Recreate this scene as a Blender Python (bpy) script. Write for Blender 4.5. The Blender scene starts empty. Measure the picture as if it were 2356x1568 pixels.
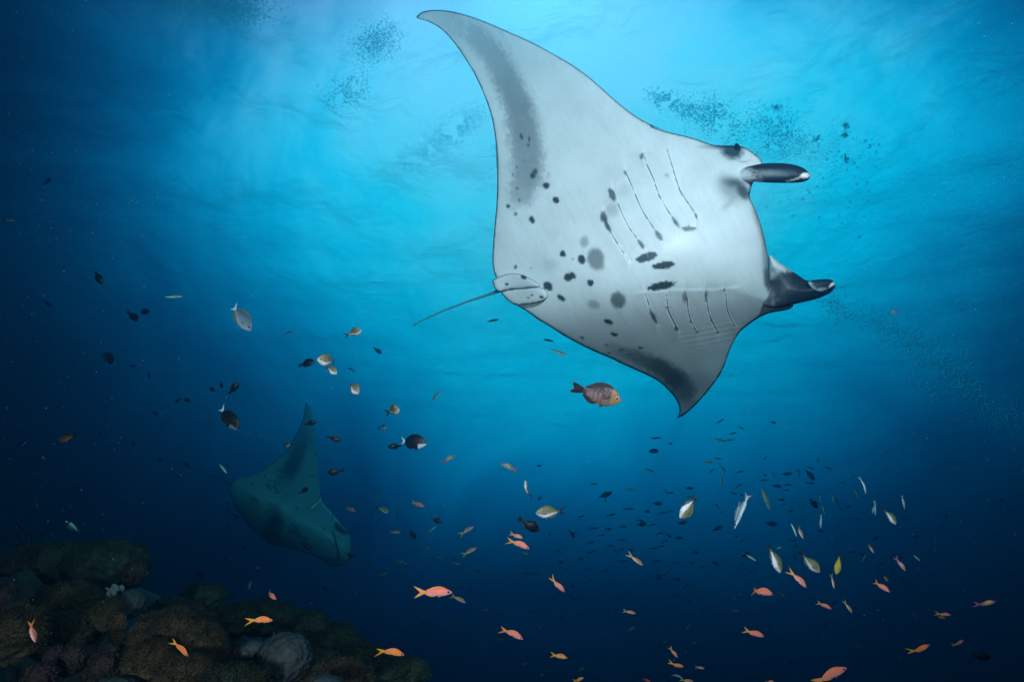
import bpy, math, random
import numpy as np
from mathutils import Vector, Matrix, noise, geometry
S = bpy.context.scene
# ---------------------------------------------------------------- camera
PITCH = math.radians(20); F = 1404.0
cd = bpy.data.cameras.new('camera'); cam = bpy.data.objects.new('camera', cd); S.collection.objects.link(cam); S.camera = cam
cd.sensor_width = 36; cd.lens = 36*F/2356; cd.clip_start = .05; cd.clip_end = 600
cam.rotation_euler = (math.radians(90)+PITCH, 0, 0)
RM = cam.rotation_euler.to_matrix()
def ray(px, py): return RM @ Vector(((px-1178)/F, (784-py)/F, -1))
def P(px, py, d): return ray(px, py)*d
RMn = np.array(RM)
def Pn(px, py, d):
    v = np.stack([(px-1178)/F, (784-py)/F, -np.ones_like(px)], 1)*d[:, None]
    return v @ RMn.T
def srgb(h):
    h = h.lstrip('#'); c = [int(h[i:i+2], 16)/255 for i in (0, 2, 4)]
    return [x/12.92 if x <= .04045 else ((x+.055)/1.055)**2.4 for x in c]
# ---------------------------------------------------------------- world: daylight reaching us through open water
S.view_settings.view_transform = 'Standard'; S.view_settings.look = 'None'; S.view_settings.exposure = 0; S.view_settings.gamma = 1
S.view_settings.use_curve_mapping = False
W = bpy.data.worlds.new('World'); S.world = W; W.use_nodes = True
nt = W.node_tree; nt.nodes.clear(); LK = nt.links.new
def N(t, **k):
    n = nt.nodes.new(t)
    for a, b in k.items(): setattr(n, a, b)
    return n
tc = N('ShaderNodeTexCoord')
GLOW = ray(1330, 385).normalized(); SUNWARD = ray(1250, 110).normalized()
e1 = Vector((1, 0, 0)); e1 = (e1-GLOW*e1.dot(GLOW)).normalized(); e2 = GLOW.cross(e1)
nz = N('ShaderNodeTexNoise'); nz.inputs['Scale'].default_value = 2.9; nz.inputs['Detail'].default_value = 5; nz.inputs['Roughness'].default_value = .62
nz.inputs['Distortion'].default_value = .8
LK(tc.outputs['Generated'], nz.inputs['Vector'])
def dot(v):
    n = N('ShaderNodeVectorMath', operation='DOT_PRODUCT'); LK(tc.outputs['Generated'], n.inputs[0]); n.inputs[1].default_value = v; return n.outputs['Value']
def M(op, a, b=None):
    n = N('ShaderNodeMath', operation=op)
    for i, x in enumerate((a, b)):
        if x is None: continue
        if isinstance(x, (int, float)): n.inputs[i].default_value = x
        else: LK(x, n.inputs[i])
    return n.outputs[0]
u, v0, w = dot(e1), dot(e2), dot(GLOW); v = M('MINIMUM', M('MULTIPLY', v0, 1.3), M('MULTIPLY', v0, 1.85))   # light fades faster downwards
rr = M('SQRT', M('ADD', M('MULTIPLY', u, u), M('MULTIPLY', v, v)))
wob = M('SUBTRACT', nz.outputs['Fac'], .5)
ang = M('ADD', M('MULTIPLY', M('ARCTAN2', rr, w), 180/math.pi/100), M('MULTIPLY', wob, .12))
ang2 = M('ADD', M('MULTIPLY', M('ARCCOSINE', dot(SUNWARD)), 180/math.pi/100), M('MULTIPLY', wob, .34))
def make_ramp(fac, stops):
    ramp = N('ShaderNodeValToRGB'); LK(fac, ramp.inputs[0]); cr = ramp.color_ramp; cr.interpolation = 'B_SPLINE'
    while len(cr.elements) > 1: cr.elements.remove(cr.elements[-1])
    for i, (a, c) in enumerate(stops):
        e = cr.elements[0] if i == 0 else cr.elements.new(a/100)
        e.position = a/100; e.color = (c[0]*.5, c[1]*.5, c[2]*.5, 1)
    return ramp.outputs[0]
deep = make_ramp(ang, [(0, (.001, .93, 1.28)), (17, (.001, .92, 1.30)), (21, (.001, .90, 1.34)), (25, (.001, .80, 1.28)), (28, (.0006, .59, 1.02)), (31, (.0004, .41, .80)), (34, (.0003, .24, .52)), (37, (.0002, .135, .34)), (40, (.0002, .070, .19)), (44, (.0001, .021, .068)), (48, (.0001, .0066, .029)), (52, (.0001, .0021, .0105)), (57, (.0001, .0005, .0025)), (70, (.00005, .0001, .0006))])
near_surface = make_ramp(ang2, [(0, (.62, .05, .06)), (9, (.56, .05, .06)), (14, (.40, .05, .05)), (18, (.26, .05, .04)), (21, (.13, .03, .02)), (24, (.04, .01, .01)), (27, (.008, 0, 0)), (31, (0, 0, 0))])
add = N('ShaderNodeVectorMath', operation='ADD'); LK(deep, add.inputs[0]); LK(near_surface, add.inputs[1])
bg = N('ShaderNodeBackground'); LK(add.outputs[0], bg.inputs[0]); bg.inputs[1].default_value = 2.0
o = N('ShaderNodeOutputWorld'); LK(bg.outputs[0], o.inputs[0])
W.cycles.sampling_method = 'MANUAL'; W.cycles.sample_map_resolution = 512
# ---------------------------------------------------------------- sun high above the surface, and the diver's two strobes
sl = bpy.data.lights.new('sun', 'SUN'); sl.energy = .5; sl.angle = math.radians(.5); sl.color = (.35, .85, 1)
so = bpy.data.objects.new('sun', sl); S.collection.objects.link(so); so.rotation_euler = (SUNWARD+Vector((0, 0, .3))).to_track_quat('Z', 'Y').to_euler()
for nm_, loc, aim, en in (('strobe', (-.75, -.7, -.25), P(950, 850, 3), 330), ('strobe', (1.15, -.9, 1.15), P(1400, 180, 3), 1240)):
    l = bpy.data.lights.new(nm_, 'SPOT'); l.energy = en; l.spot_size = math.radians(105); l.spot_blend = 1; l.shadow_soft_size = .07; l.color = (1, .59, .67)
    lo = bpy.data.objects.new(nm_, l); S.collection.objects.link(lo); lo.location = loc
    lo.rotation_euler = (Vector(loc)-aim).to_track_quat('Z', 'Y').to_euler()
S.cycles.volume_bounces = 0; S.cycles.max_bounces = 6; S.cycles.transparent_max_bounces = 12; S.cycles.transmission_bounces = 5
S.cycles.diffuse_bounces = 2; S.cycles.glossy_bounces = 2; S.cycles.use_denoising = True
S.cycles.sample_clamp_indirect = 1.5; S.cycles.sample_clamp_direct = 5

# ---------------------------------------------------------------- helpers
def mat(name, col=None, rough=.5, attr=False, bump=None, spec=.4, var=None):
    m = bpy.data.materials.new(name); m.use_nodes = True; t = m.node_tree; b = t.nodes['Principled BSDF']
    b.inputs['Roughness'].default_value = rough; b.inputs['Specular IOR Level'].default_value = spec
    src = None
    if attr:
        a = t.nodes.new('ShaderNodeAttribute'); a.attribute_name = 'Col'; src = a.outputs['Color']
    else: b.inputs['Base Color'].default_value = (*col, 1)
    co = t.nodes.new('ShaderNodeTexCoord')
    if var:
        n = t.nodes.new('ShaderNodeTexNoise'); n.inputs['Scale'].default_value = var[0]; n.inputs['Detail'].default_value = 6
        t.links.new(co.outputs['Object'], n.inputs['Vector'])
        r = t.nodes.new('ShaderNodeMapRange'); r.inputs['From Min'].default_value = .3; r.inputs['From Max'].default_value = .7
        r.inputs['To Min'].default_value = 1-var[1]; r.inputs['To Max'].default_value = 1+var[1]
        t.links.new(n.outputs['Fac'], r.inputs['Value'])
        mx = t.nodes.new('ShaderNodeVectorMath'); mx.operation = 'SCALE'
        if src: t.links.new(src, mx.inputs[0])
        else: mx.inputs[0].default_value = col
        t.links.new(r.outputs[0], mx.inputs['Scale']); src = mx.outputs[0]
    if src: t.links.new(src, b.inputs['Base Color'])
    if bump:
        n = t.nodes.new('ShaderNodeTexNoise'); n.inputs['Scale'].default_value = bump[0]; n.inputs['Detail'].default_value = 5
        t.links.new(co.outputs['Object'], n.inputs['Vector'])
        bp = t.nodes.new('ShaderNodeBump'); bp.inputs['Strength'].default_value = bump[1]; bp.inputs['Distance'].default_value = bump[2]
        t.links.new(n.outputs['Fac'], bp.inputs['Height']); t.links.new(bp.outputs[0], b.inputs['Normal'])
    return m
def mesh_obj(name, verts, faces, m, parent=None, cols=None, smooth=True):
    me = bpy.data.meshes.new(name); me.from_pydata([tuple(x) for x in verts], [], [tuple(f) for f in faces])
    if cols is not None:
        ca = me.color_attributes.new('Col', 'FLOAT_COLOR', 'POINT')
        c = np.ones((len(verts), 4), np.float32); c[:, :3] = cols; ca.data.foreach_set('color', c.ravel())
    if m: me.materials.append(m)
    if smooth: me.polygons.foreach_set('use_smooth', [True]*len(me.polygons))
    ob = bpy.data.objects.new(name, me); S.collection.objects.link(ob)
    if parent: ob.parent = parent
    return ob
def empty(name, loc):
    e = bpy.data.objects.new(name, None); S.collection.objects.link(e); e.location = loc; e.empty_display_size = .05; return e
def tag(o, label=None, cat=None, group=None, kind=None):
    if label: o['label'] = label
    if cat: o['category'] = cat
    if group: o['group'] = group
    if kind: o['kind'] = kind
    return o
def tube(path, radii, m, name, parent, col=None, seg=10, flat=1.0):
    path = [Vector(p) for p in path]; V = []; Fc = []
    for i, p in enumerate(path):
        a = path[max(i-1, 0)]; b = path[min(i+1, len(path)-1)]; t = (b-a).normalized()
        s = t.cross(Vector((0, -1, .3))).normalized(); q = t.cross(s)
        for k in range(seg):
            th = 2*math.pi*k/seg; V.append(p+(s*math.cos(th)+q*math.sin(th)*flat)*radii[i])
    for i in range(len(path)-1):
        for k in range(seg):
            k2 = (k+1) % seg; Fc.append((i*seg+k, i*seg+k2, (i+1)*seg+k2, (i+1)*seg+k))
    Fc.append(tuple(range(seg))[::-1]); Fc.append(tuple((len(path)-1)*seg+k for k in range(seg)))
    return mesh_obj(name, V, Fc, m, parent, cols=None if col is None else np.tile(col, (len(V), 1)))
def seg_dist(pts, poly, closed=True):
    A = np.array(poly, float); B = np.roll(A, -1, 0) if closed else A[1:]
    if not closed: A = A[:-1]
    best = np.full(len(pts), 1e9)
    for a, b in zip(A, B):
        ab = b-a; L2 = max(ab@ab, 1e-9); t = np.clip(((pts-a)@ab)/L2, 0, 1)
        d = np.hypot(*(pts-(a+t[:, None]*ab)).T); best = np.minimum(best, d)
    return best
def inside(pts, poly):
    A = np.array(poly, float); B = np.roll(A, -1, 0); c = np.zeros(len(pts), bool); x, y = pts.T
    for (ax, ay), (bx, by) in zip(A, B):
        if ay == by: continue
        c ^= ((ay > y) != (by > y)) & (x < (bx-ax)*(y-ay)/(by-ay)+ax)
    return c
def smooth_poly(p, it=1):
    for _ in range(it):
        q = []
        for i in range(len(p)):
            a = np.array(p[i]); b = np.array(p[(i+1) % len(p)]); q += [tuple(a*.75+b*.25), tuple(a*.25+b*.75)]
        p = q
    return p
def inflate(name, poly, step, D, hf, hb, colf, colb, parent, m, org):
    """a solid leaf: front and back skins that meet along the outline"""
    q = []
    for i in range(len(poly)):
        a = np.array(poly[i], float); b = np.array(poly[(i+1) % len(poly)], float); n = max(1, int(round(np.hypot(*(b-a))/step)))
        q += [a+(b-a)*k/n for k in range(n)]
    q = np.array(q); x0, y0 = q.min(0); x1, y1 = q.max(0)
    gx, gy = np.meshgrid(np.arange(x0, x1, step), np.arange(y0, y1, step)); gx = gx+(np.arange(gx.shape[0]) % 2)[:, None]*step*.5
    g = np.stack([gx.ravel(), gy.ravel()], 1); g = g[inside(g, q)]; g = g[seg_dist(g, q) > step*.55]
    allp = [Vector(p) for p in np.vstack([q, g])]; nb = len(q)
    vs, es, fs, ov, oe, of = geometry.delaunay_2d_cdt(allp, [], [list(range(nb))], 1, 1e-4)
    pts = np.array([tuple(p) for p in vs]); dist = seg_dist(pts, q); edge = dist < .02
    d = D(pts[:, 0], pts[:, 1]); f = Pn(pts[:, 0], pts[:, 1], d-np.where(edge, 0, hf(dist, pts[:, 0], pts[:, 1])))
    b = Pn(pts[:, 0], pts[:, 1], d+np.where(edge, 0, hb(dist, pts[:, 0], pts[:, 1])))
    n = len(pts); idx = np.arange(n); bi = np.where(edge, idx, 0); inner = np.where(~edge)[0]; bi[inner] = n+np.arange(len(inner))
    V = np.vstack([f, b[inner]])-np.array(org)
    cf = colf(pts, dist); cb = colb(pts, dist); C = np.vstack([cf, cb[inner]])
    Fc = [tuple(t)[::-1] for t in fs]+[tuple(int(bi[k]) for k in t) for t in fs]
    Fc = [t for t in Fc if len(set(t)) == len(t)]
    return mesh_obj(name, V, Fc, m, parent, C)
def sm(a, b, x): t = np.clip((x-a)/(b-a), 0, 1); return t*t*(3-2*t)
rs = np.random.RandomState(5)
_tab = rs.rand(256, 256)
def vn(x, y):
    xi = np.floor(x).astype(int); yi = np.floor(y).astype(int); fx = x-xi; fy = y-yi; fx = fx*fx*(3-2*fx); fy = fy*fy*(3-2*fy)
    g = lambda a, b: _tab[a % 256, b % 256]
    return (g(xi, yi)*(1-fx)+g(xi+1, yi)*fx)*(1-fy)+(g(xi, yi+1)*(1-fx)+g(xi+1, yi+1)*fx)*fy
def fbm(x, y, o=3): return sum(vn(x*2**k+17*k, y*2**k)*.5**k for k in range(o))/sum(.5**k for k in range(o))

# ---------------------------------------------------------------- sea surface overhead
def water_surface():
    n = 380; V = []; h = 6.5; q_ = np.linspace(-1, 1, n); X = 14*q_+76*np.sign(q_)*np.abs(q_)**4
    Y = -8+500*(np.linspace(0, 1, n)**2.2)
    for y in Y:
        for x in X:
            a = noise.noise(Vector((x*.35, y*.8, 0)))*.30+noise.noise(Vector((x*1.1+5, y*2.0, 3)))*.12-abs(noise.noise(Vector((x*1.7, y*2.3, 7))))*.16-abs(noise.noise(Vector((x*3.6+2, y*4.4, 9))))*.06
            V.append((x, y, h+a))
    Fc = [(j*n+i, j*n+i+1, (j+1)*n+i+1, (j+1)*n+i) for j in range(n-1) for i in range(n-1)]
    m = bpy.data.materials.new('water_surface'); m.use_nodes = True; t = m.node_tree; t.nodes.clear()
    tr = t.nodes.new('ShaderNodeBsdfTransparent'); gl = t.nodes.new('ShaderNodeBsdfGlossy'); gl.inputs['Roughness'].default_value = .12
    lw = t.nodes.new('ShaderNodeLayerWeight'); lw.inputs['Blend'].default_value = .5
    wc = t.nodes.new('ShaderNodeTexCoord'); wn = t.nodes.new('ShaderNodeTexNoise'); wn.inputs['Scale'].default_value = 1.6; wn.inputs['Detail'].default_value = 4; wn.inputs['Distortion'].default_value = 1.2
    wb = t.nodes.new('ShaderNodeBump'); wb.inputs['Strength'].default_value = .4; wb.inputs['Distance'].default_value = .25; t.links.new(wc.outputs['Object'], wn.inputs['Vector']); t.links.new(wn.outputs['Fac'], wb.inputs['Height'])
    t.links.new(wb.outputs[0], lw.inputs['Normal']); t.links.new(wb.outputs[0], gl.inputs['Normal'])
    mr = t.nodes.new('ShaderNodeMapRange'); mr.inputs['From Min'].default_value = .38; mr.inputs['From Max'].default_value = 1.0; mr.inputs['To Min'].default_value = 0; mr.inputs['To Max'].default_value = .43
    t.links.new(lw.outputs['Facing'], mr.inputs['Value'])
    co = t.nodes.new('ShaderNodeTexCoord'); le = t.nodes.new('ShaderNodeVectorMath'); le.operation = 'LENGTH'; t.links.new(co.outputs['Object'], le.inputs[0])
    fd = t.nodes.new('ShaderNodeMapRange'); fd.interpolation_type = 'SMOOTHSTEP'; fd.inputs['From Min'].default_value = 9; fd.inputs['From Max'].default_value = 48; fd.inputs['To Min'].default_value = 1; fd.inputs['To Max'].default_value = 0  # reflection fades with distance, standing in for haze beyond the box
    t.links.new(le.outputs['Value'], fd.inputs['Value']); ml = t.nodes.new('ShaderNodeMath'); ml.operation = 'MULTIPLY'; t.links.new(mr.outputs[0], ml.inputs[0]); t.links.new(fd.outputs[0], ml.inputs[1])
    mx = t.nodes.new('ShaderNodeMixShader'); out = t.nodes.new('ShaderNodeOutputMaterial')
    t.links.new(ml.outputs[0], mx.inputs[0]); t.links.new(tr.outputs[0], mx.inputs[1]); t.links.new(gl.outputs[0], mx.inputs[2]); t.links.new(mx.outputs[0], out.inputs[0])
    tag(mesh_obj('water_surface', V, Fc, m), kind='structure')
water_surface()
# ---------------------------------------------------------------- the water itself: one closed box of thin haze
def haze():
    x0, x1, y0, y1, z0, z1 = -15, 15, -4, 13, -8.5, 5.2
    V = [(x, y, z) for x in (x0, x1) for y in (y0, y1) for z in (z0, z1)]
    Fc = [(0, 1, 3, 2), (4, 6, 7, 5), (0, 4, 5, 1), (2, 3, 7, 6), (0, 2, 6, 4), (1, 5, 7, 3)]
    m = bpy.data.materials.new('haze'); m.use_nodes = True; t = m.node_tree; t.nodes.clear()
    pv = t.nodes.new('ShaderNodeVolumePrincipled'); out = t.nodes.new('ShaderNodeOutputMaterial'); t.links.new(pv.outputs[0], out.inputs['Volume'])
    pv.inputs['Density'].default_value = .20; pv.inputs['Color'].default_value = (.017, .1275, .238, 1); pv.inputs['Absorption Color'].default_value = (.0, .515, .63, 1)
    pv.inputs['Anisotropy'].default_value = .88
    tag(mesh_obj('haze', V, Fc, m, smooth=False), kind='stuff')
haze()

# ---------------------------------------------------------------- manta rays
skin = mat('manta_skin', attr=True, rough=.42, bump=(90, .25, .004), spec=.35, var=(5, .05))
WHITE = np.array([.74, .80, .82]); DARK = np.array([.045, .07, .085]); BLACK = np.array([.012, .02, .03])
def mixc(c, k, a): return c*(1-a[:, None])+k*a[:, None]
z1 = lambda x, y: (x*.2739+920.3, y*.2739)
z2 = lambda x, y: (x*.29336+1042.9, y*.29336+306.7)
z3 = lambda x, y: (x*.313+1349.7, y*.313+276.1)
z4 = lambda x, y: (x*.2083+1288.3, y*.2083+674.9)
def blob(pts, cx, cy, rx, ry, rot=0, soft=.16, rag=.20, amp=1.0):
    c, s = math.cos(math.radians(rot)), math.sin(math.radians(rot)); dx = pts[:, 0]-cx; dy = pts[:, 1]-cy
    a = (dx*c+dy*s)/rx; b = (-dx*s+dy*c)/ry; r = np.hypot(a, b)+(fbm(pts[:, 0]*.22+cx, pts[:, 1]*.22+cy)-.5)*rag*2+(vn(pts[:, 0]*.8, pts[:, 1]*.8)-.5)*rag*.4
    return amp*(1-sm(1-soft, 1+soft, r))
def band(pts, path, amps, widths, soft=.55):
    best = np.zeros(len(pts)); A = np.array(path, float)
    for i in range(len(A)-1):
        a, b = A[i], A[i+1]; ab = b-a; t = np.clip(((pts-a)@ab)/(ab@ab), 0, 1); d = np.hypot(*(pts-(a+t[:, None]*ab)).T)
        w_ = widths[i]*(1-t)+widths[i+1]*t; am = amps[i]*(1-t)+amps[i+1]*t
        nse = (fbm(pts[:, 0]*.12, pts[:, 1]*.12)-.5)*.35+(vn(pts[:, 0]*.7, pts[:, 1]*.7)-.5)*.3
        best = np.maximum(best, am*(1-sm(1-soft, 1+soft*.6, d/w_+nse)))
    return best
def near_manta():
    org = P(1400, 520, 3); root = empty('manta_ray', org)
    tag(root, 'large white-bellied manta ray with dark spots, gliding overhead with both wings spread', 'manta ray', 'manta rays')
    L = [z1(*p) for p in [(133, 152), (150, 125), (185, 100), (240, 87), (310, 83), (400, 90), (500, 110), (600, 140), (700, 175), (850, 240), (1000, 305), (1150, 375), (1300, 460), (1450, 545), (1600, 655), (1700, 745), (1800, 835), (1900, 920), (2000, 990), (2120, 1055), (2240, 1100)]]
    L += [z3(*p) for p in [(450, 38), (540, 72), (640, 98), (740, 120), (830, 148), (900, 175), (950, 187), (1040, 188), (1110, 188), (1165, 200), (1220, 235), (1270, 275), (1300, 318), (1270, 400), (1225, 455), (1200, 520), (1196, 565), (1230, 630), (1270, 730), (1300, 830), (1320, 920), (1333, 1000), (1330, 1090), (1340, 1150), (1370, 1240), (1450, 1300), (1522, 1355), (1515, 1375), (1480, 1395), (1400, 1408), (1330, 1422), (1280, 1445), (1230, 1475), (1180, 1510), (1140, 1545)]]
    L += [z4(*p) for p in [(2060, 360), (1980, 430), (1930, 510), (1890, 590), (1860, 670), (1830, 760), (1790, 860), (1740, 940), (1680, 1020), (1600, 1120), (1500, 1230), (1400, 1320), (1340, 1360), (1288, 1380), (1312, 1340), (1323, 1290), (1310, 1220), (1270, 1150), (1210, 1080), (1130, 1000), (1050, 945), (950, 895), (850, 850), (700, 785), (550, 710), (400, 650), (250, 580), (100, 500), (0, 440)]]
    L += [z2(*p) for p in [(750, 1510), (660, 1460), (600, 1410), (500, 1350), (420, 1290), (370, 1240), (335, 1130), (310, 1060), (306, 950), (318, 800), (328, 680), (340, 560), (345, 400), (345, 280), (338, 150), (328, 50)]]
    L += [z1(*p) for p in [(818, 1500), (818, 1400), (812, 1280), (800, 1150), (775, 1000), (745, 900), (700, 780), (640, 650), (590, 560), (500, 420), (430, 330), (370, 265), (300, 212), (230, 180), (170, 163)]]
    L = smooth_poly(L, 1)
    A0 = np.array([1160., 665.]); A1 = np.array([1760., 560.]); ax = (A1-A0)/np.hypot(*(A1-A0)); nrm = np.array([ax[1], -ax[0]])
    def st(x, y): dx = x-A0[0]; dy = y-A0[1]; return dx*ax[0]+dy*ax[1], dx*nrm[0]+dy*nrm[1]   # along, sideways (+ up)
    def D(x, y):
        a, s = st(x, y); up = np.clip(s, 0, None)/620; lo = np.clip(-s-40, 0, None)/330
        lo = np.log1p(np.exp((-s-70)/45.))*45/330; return 3.0+.22*np.clip(1-a/430, 0, 1.2)**1.4+.38*up**1.8+1.35*lo**1.35+.02*np.sin(a*.02+s*.012)*np.clip(up+lo, 0, 1)
    slits = [[z3(*p) for p in q] for q in (
        [(590, 210), (620, 310), (655, 430), (690, 530), (760, 630), (800, 690), (815, 735)], [(420, 250), (440, 320), (490, 430), (530, 550), (580, 640), (640, 730), (678, 790)],
        [(280, 380), (310, 430), (350, 530), (400, 650), (450, 730), (510, 820), (560, 885)], [(190, 520), (225, 600), (260, 690), (310, 790), (370, 870), (410, 930), (437, 970)],
        [(120, 700), (150, 760), (180, 830), (210, 880), (260, 960), (310, 1030)],
        [(425, 1265), (445, 1310), (460, 1370), (475, 1420), (525, 1490)], [(580, 1255), (590, 1310), (600, 1400), (630, 1460), (660, 1520), (680, 1545)],
        [(720, 1250), (740, 1320), (745, 1400), (765, 1470), (795, 1530), (815, 1562)], [(868, 1255), (885, 1330), (893, 1400), (915, 1460), (945, 1520), (968, 1562)], [(1010, 1240), (1025, 1290), (1028, 1370), (1045, 1430), (1080, 1500), (1110, 1530)])]
    fold = [z3(*p) for p in [(400, 1262), (580, 1250), (720, 1245), (870, 1250), (1010, 1235), (1100, 1225)]]
    def relief(x, y):
        pts = np.stack([x, y], 1); r = np.zeros(len(x))
        for q in slits:
            A = np.array(q); d = seg_dist(pts, q, False)
            k = np.argmin(np.abs(pts[:, 1][:, None]-A[:, 1][None]), 1); xi = np.interp(pts[:, 1], A[:, 1], A[:, 0]); side = pts[:, 0]-xi
            r += np.where(side < 0, .0055*np.exp(-(d/20)**2), -.003*np.exp(-(d/7)**2))
        d = seg_dist(pts, fold, False); yi = np.interp(x, [p[0] for p in fold], [p[1] for p in fold])
        r += np.where(y > yi, .0022*np.exp(-(d/9)**2), -.0012*np.exp(-(d/14)**2))
        a, s = st(x, y)
        r += .002*np.sin(s*.55+.4*np.sin(a*.02))*np.exp(-((s+185)/26)**2)*sm(330, 420, a)*(1-sm(560, 640, a))
        return r
    def hf(dist, x, y):
        a, s = st(x, y); core = np.exp(-((s-10)/190)**2)*sm(-60, 330, a)
        return (.012+.115*core)*np.sqrt(np.clip(1-(1-np.clip(dist/(40+130*core), 0, 1))**2, 0, 1))+relief(x, y)*np.clip(dist/12, 0, 1)
    def hb(dist, x, y):
        a, s = st(x, y); core = np.exp(-((s-10)/130)**2)*sm(-40, 230, a)
        return (.015+.20*core)*np.sqrt(np.clip(1-(1-np.clip(dist/(40+110*core), 0, 1))**2, 0, 1))
    sp = []
    for x, y, rx, ry, rot, soft, amp in [(728, 408, 25, 27, 0, .18, 1), (805, 523, 25, 29, -30, .2, 1), (430, 570, 15, 15, 0, .3, 1), (490, 632, 14, 14, 0, .4, .8), (618, 678, 21, 29, -25, .2, 1), (642, 298, 17, 24, 20, .2, .9), (622, 330, 22, 24, 0, .2, .95), (535, 25, 12, 28, -15, .3, .9), (596, 45, 9, 25, 0, .3, .9), (590, 92, 10, 11, 0, .3, .9), (497, 262, 8, 12, 0, .3, .8), (465, 316, 8, 8, 0, .3, .8), (504, 432, 11, 11, 0, .3, .8), (518, 524, 8, 12, 0, .3, .8), (600, 565, 7, 7, 0, .4, .5), (748, 318, 9, 9, 0, .4, .6),
            (1028, 850, 32, 42, 0, .5, .5), (858, 945, 24, 27, -20, .2, 1), (1006, 990, 29, 38, -10, .2, 1), (1120, 985, 66, 90, -15, .28, .72), (935, 985, 12, 9, 0, .5, .6), (489, 1048, 13, 17, 0, .25, .9), (615, 1053, 7, 6, 0, .3, .9), (742, 1198, 42, 31, 45, .12, 1), (900, 1128, 33, 32, 30, .15, 1), (937, 1113, 20, 32, -35, .15, 1), (1075, 1170, 28, 24, 35, .15, 1), (845, 1288, 38, 18, 35, .15, 1),
            (1293, 1307, 58, 64, -30, .3, .8), (1100, 1340, 44, 32, 25, .5, .45), (1217, 1477, 33, 19, 20, .2, 1), (1513, 972, 92, 33, -17, .1, 1), (1245, 600, 50, 55, 0, .6, .28), (1350, 450, 50, 50, 0, .7, .14), (745, 1040, 70, 50, 0, .7, .16)]:
        sp.append((*z2(x, y), rx*.2934, ry*.2934, rot, soft, amp))
    for x, y, rx, ry, rot, soft, amp in [(566, 1068, 82, 27, -9, .1, 1), (553, 1218, 102, 30, -12, .1, 1), (750, 797, 55, 18, 0, .25, .85), (590, 408, 18, 14, 0, .6, .35), (405, 265, 16, 24, 20, .4, .8), (282, 388, 10, 19, -20, .4, .7), (187, 548, 22, 52, -22, .2, .85), (125, 712, 25, 45, -15, .2, .9), (155, 785, 14, 48, -28, .2, .9), (400, 912, 15, 42, -35, .3, .75), (528, 848, 20, 42, -35, .4, .75), (655, 752, 16, 46, -35, .4, .7), (803, 700, 9, 18, -20, .3, .9),
            (722, 1300, 18, 42, 0, .5, .7), (878, 1290, 10, 44, 0, .4, .8), (1010, 1250, 10, 12, 0, .3, .9), (492, 1448, 16, 52, -30, .3, .95), (590, 1380, 13, 8, 0, .3, .8), (660, 1532, 14, 18, 0, .3, .9), (815, 1560, 10, 10, 0, .3, .9), (965, 1560, 10, 8, 0, .3, .9),
            (1070, 228, 80, 60, 10, .5, 1), (1030, 195, 150, 18, 0, .8, .75), (1095, 462, 85, 34, 10, .9, .85), (1060, 500, 110, 75, 40, .8, .55), (1150, 530, 60, 40, 50, .5, .9), (1040, 620, 60, 20, -40, .9, .3), (1338, 1180, 34, 90, -10, .5, .9), (1310, 1010, 18, 170, -4, .9, .5), (1262, 760, 16, 150, -18, .9, .45), (1160, 305, 40, 6, -8, .6, .5), (1240, 255, 12, 8, 40, .6, .6), (1470, 1350, 90, 30, -15, .8, .6), (1400, 1300, 60, 50, 0, .9, .3)]:
        sp.append((*z3(x, y), rx*.313, ry*.313, rot, soft, amp))
    for x, y, rx, ry, rot, soft, amp in [(538, 312, 50, 26, 22, .15, 1), (597, 450, 44, 20, 12, .2, 1), (243, 488, 26, 13, 15, .3, .9), (510, 567, 22, 11, 10, .3, .8), (893, 600, 38, 14, 10, .3, .9), (680, 626, 38, 11, -5, .4, .8), (545, 652, 19, 9, 5, .3, .8), (755, 666, 30, 8, 0, .4, .8)]:
        sp.append((*z4(x, y), rx*.2083, ry*.2083, rot, soft, amp))
    def colf(pts, dist):
        c = np.tile(WHITE, (len(pts), 1)); n_ = fbm(pts[:, 0]*.02, pts[:, 1]*.02)
        q_ = pts[:, 0]*.5+pts[:, 1]*.87; r_ = pts[:, 0]*.87-pts[:, 1]*.5
        c = c*(.90+.14*n_)[:, None]*(1-.07*sm(.55, .8, fbm(q_*.02, r_*.35)))[:, None]*(.98+.04*vn(pts[:, 0]*.8, pts[:, 1]*.8))[:, None]
        scr = np.zeros(len(pts)); rg = np.random.RandomState(2)
        for _ in range(26):
            sx, sy = rg.uniform(1180, 1700), rg.uniform(250, 720); an = rg.uniform(0, 3.14); ln_ = rg.uniform(8, 34)
            scr = np.maximum(scr, (1-sm(.4, 2.2, seg_dist(pts, [(sx, sy), (sx+ln_*math.cos(an), sy+ln_*math.sin(an))], False)))*rg.uniform(.05, .16))
        c = c*(1-scr)[:, None]
        up = [z1(*p) for p in [(350, 150), (620, 290), (800, 480), (910, 700), (1000, 900), (1040, 1100), (1070, 1300), (1070, 1480), (1020, 1620), (950, 1720)]]
        a = band(pts, up, [.12, .38, .52, .62, .70, .68, .66, .62, .5, .2], [22, 30, 33, 36, 38, 42, 43, 42, 34, 16], .6)
        spk = vn(pts[:, 0]*.9, pts[:, 1]*.9); a = a*np.where(a > .35, 1, sm(.3, .7, spk+.25))
        lo = [z4(*p) for p in [(560, 590), (820, 690), (1100, 810), (1280, 950), (1380, 1080), (1400, 1180), (1370, 1290)]]
        b = band(pts, lo, [.25, .65, .9, .95, .8, .45, .2], [14, 16, 24, 30, 30, 26, 20], .6)
        c = mixc(c, DARK*1.6, np.clip(a+b, 0, 1))
        for s_ in sp: c = mixc(c, DARK, blob(pts, *s_[:5], soft=s_[5], amp=s_[6]))
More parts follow.
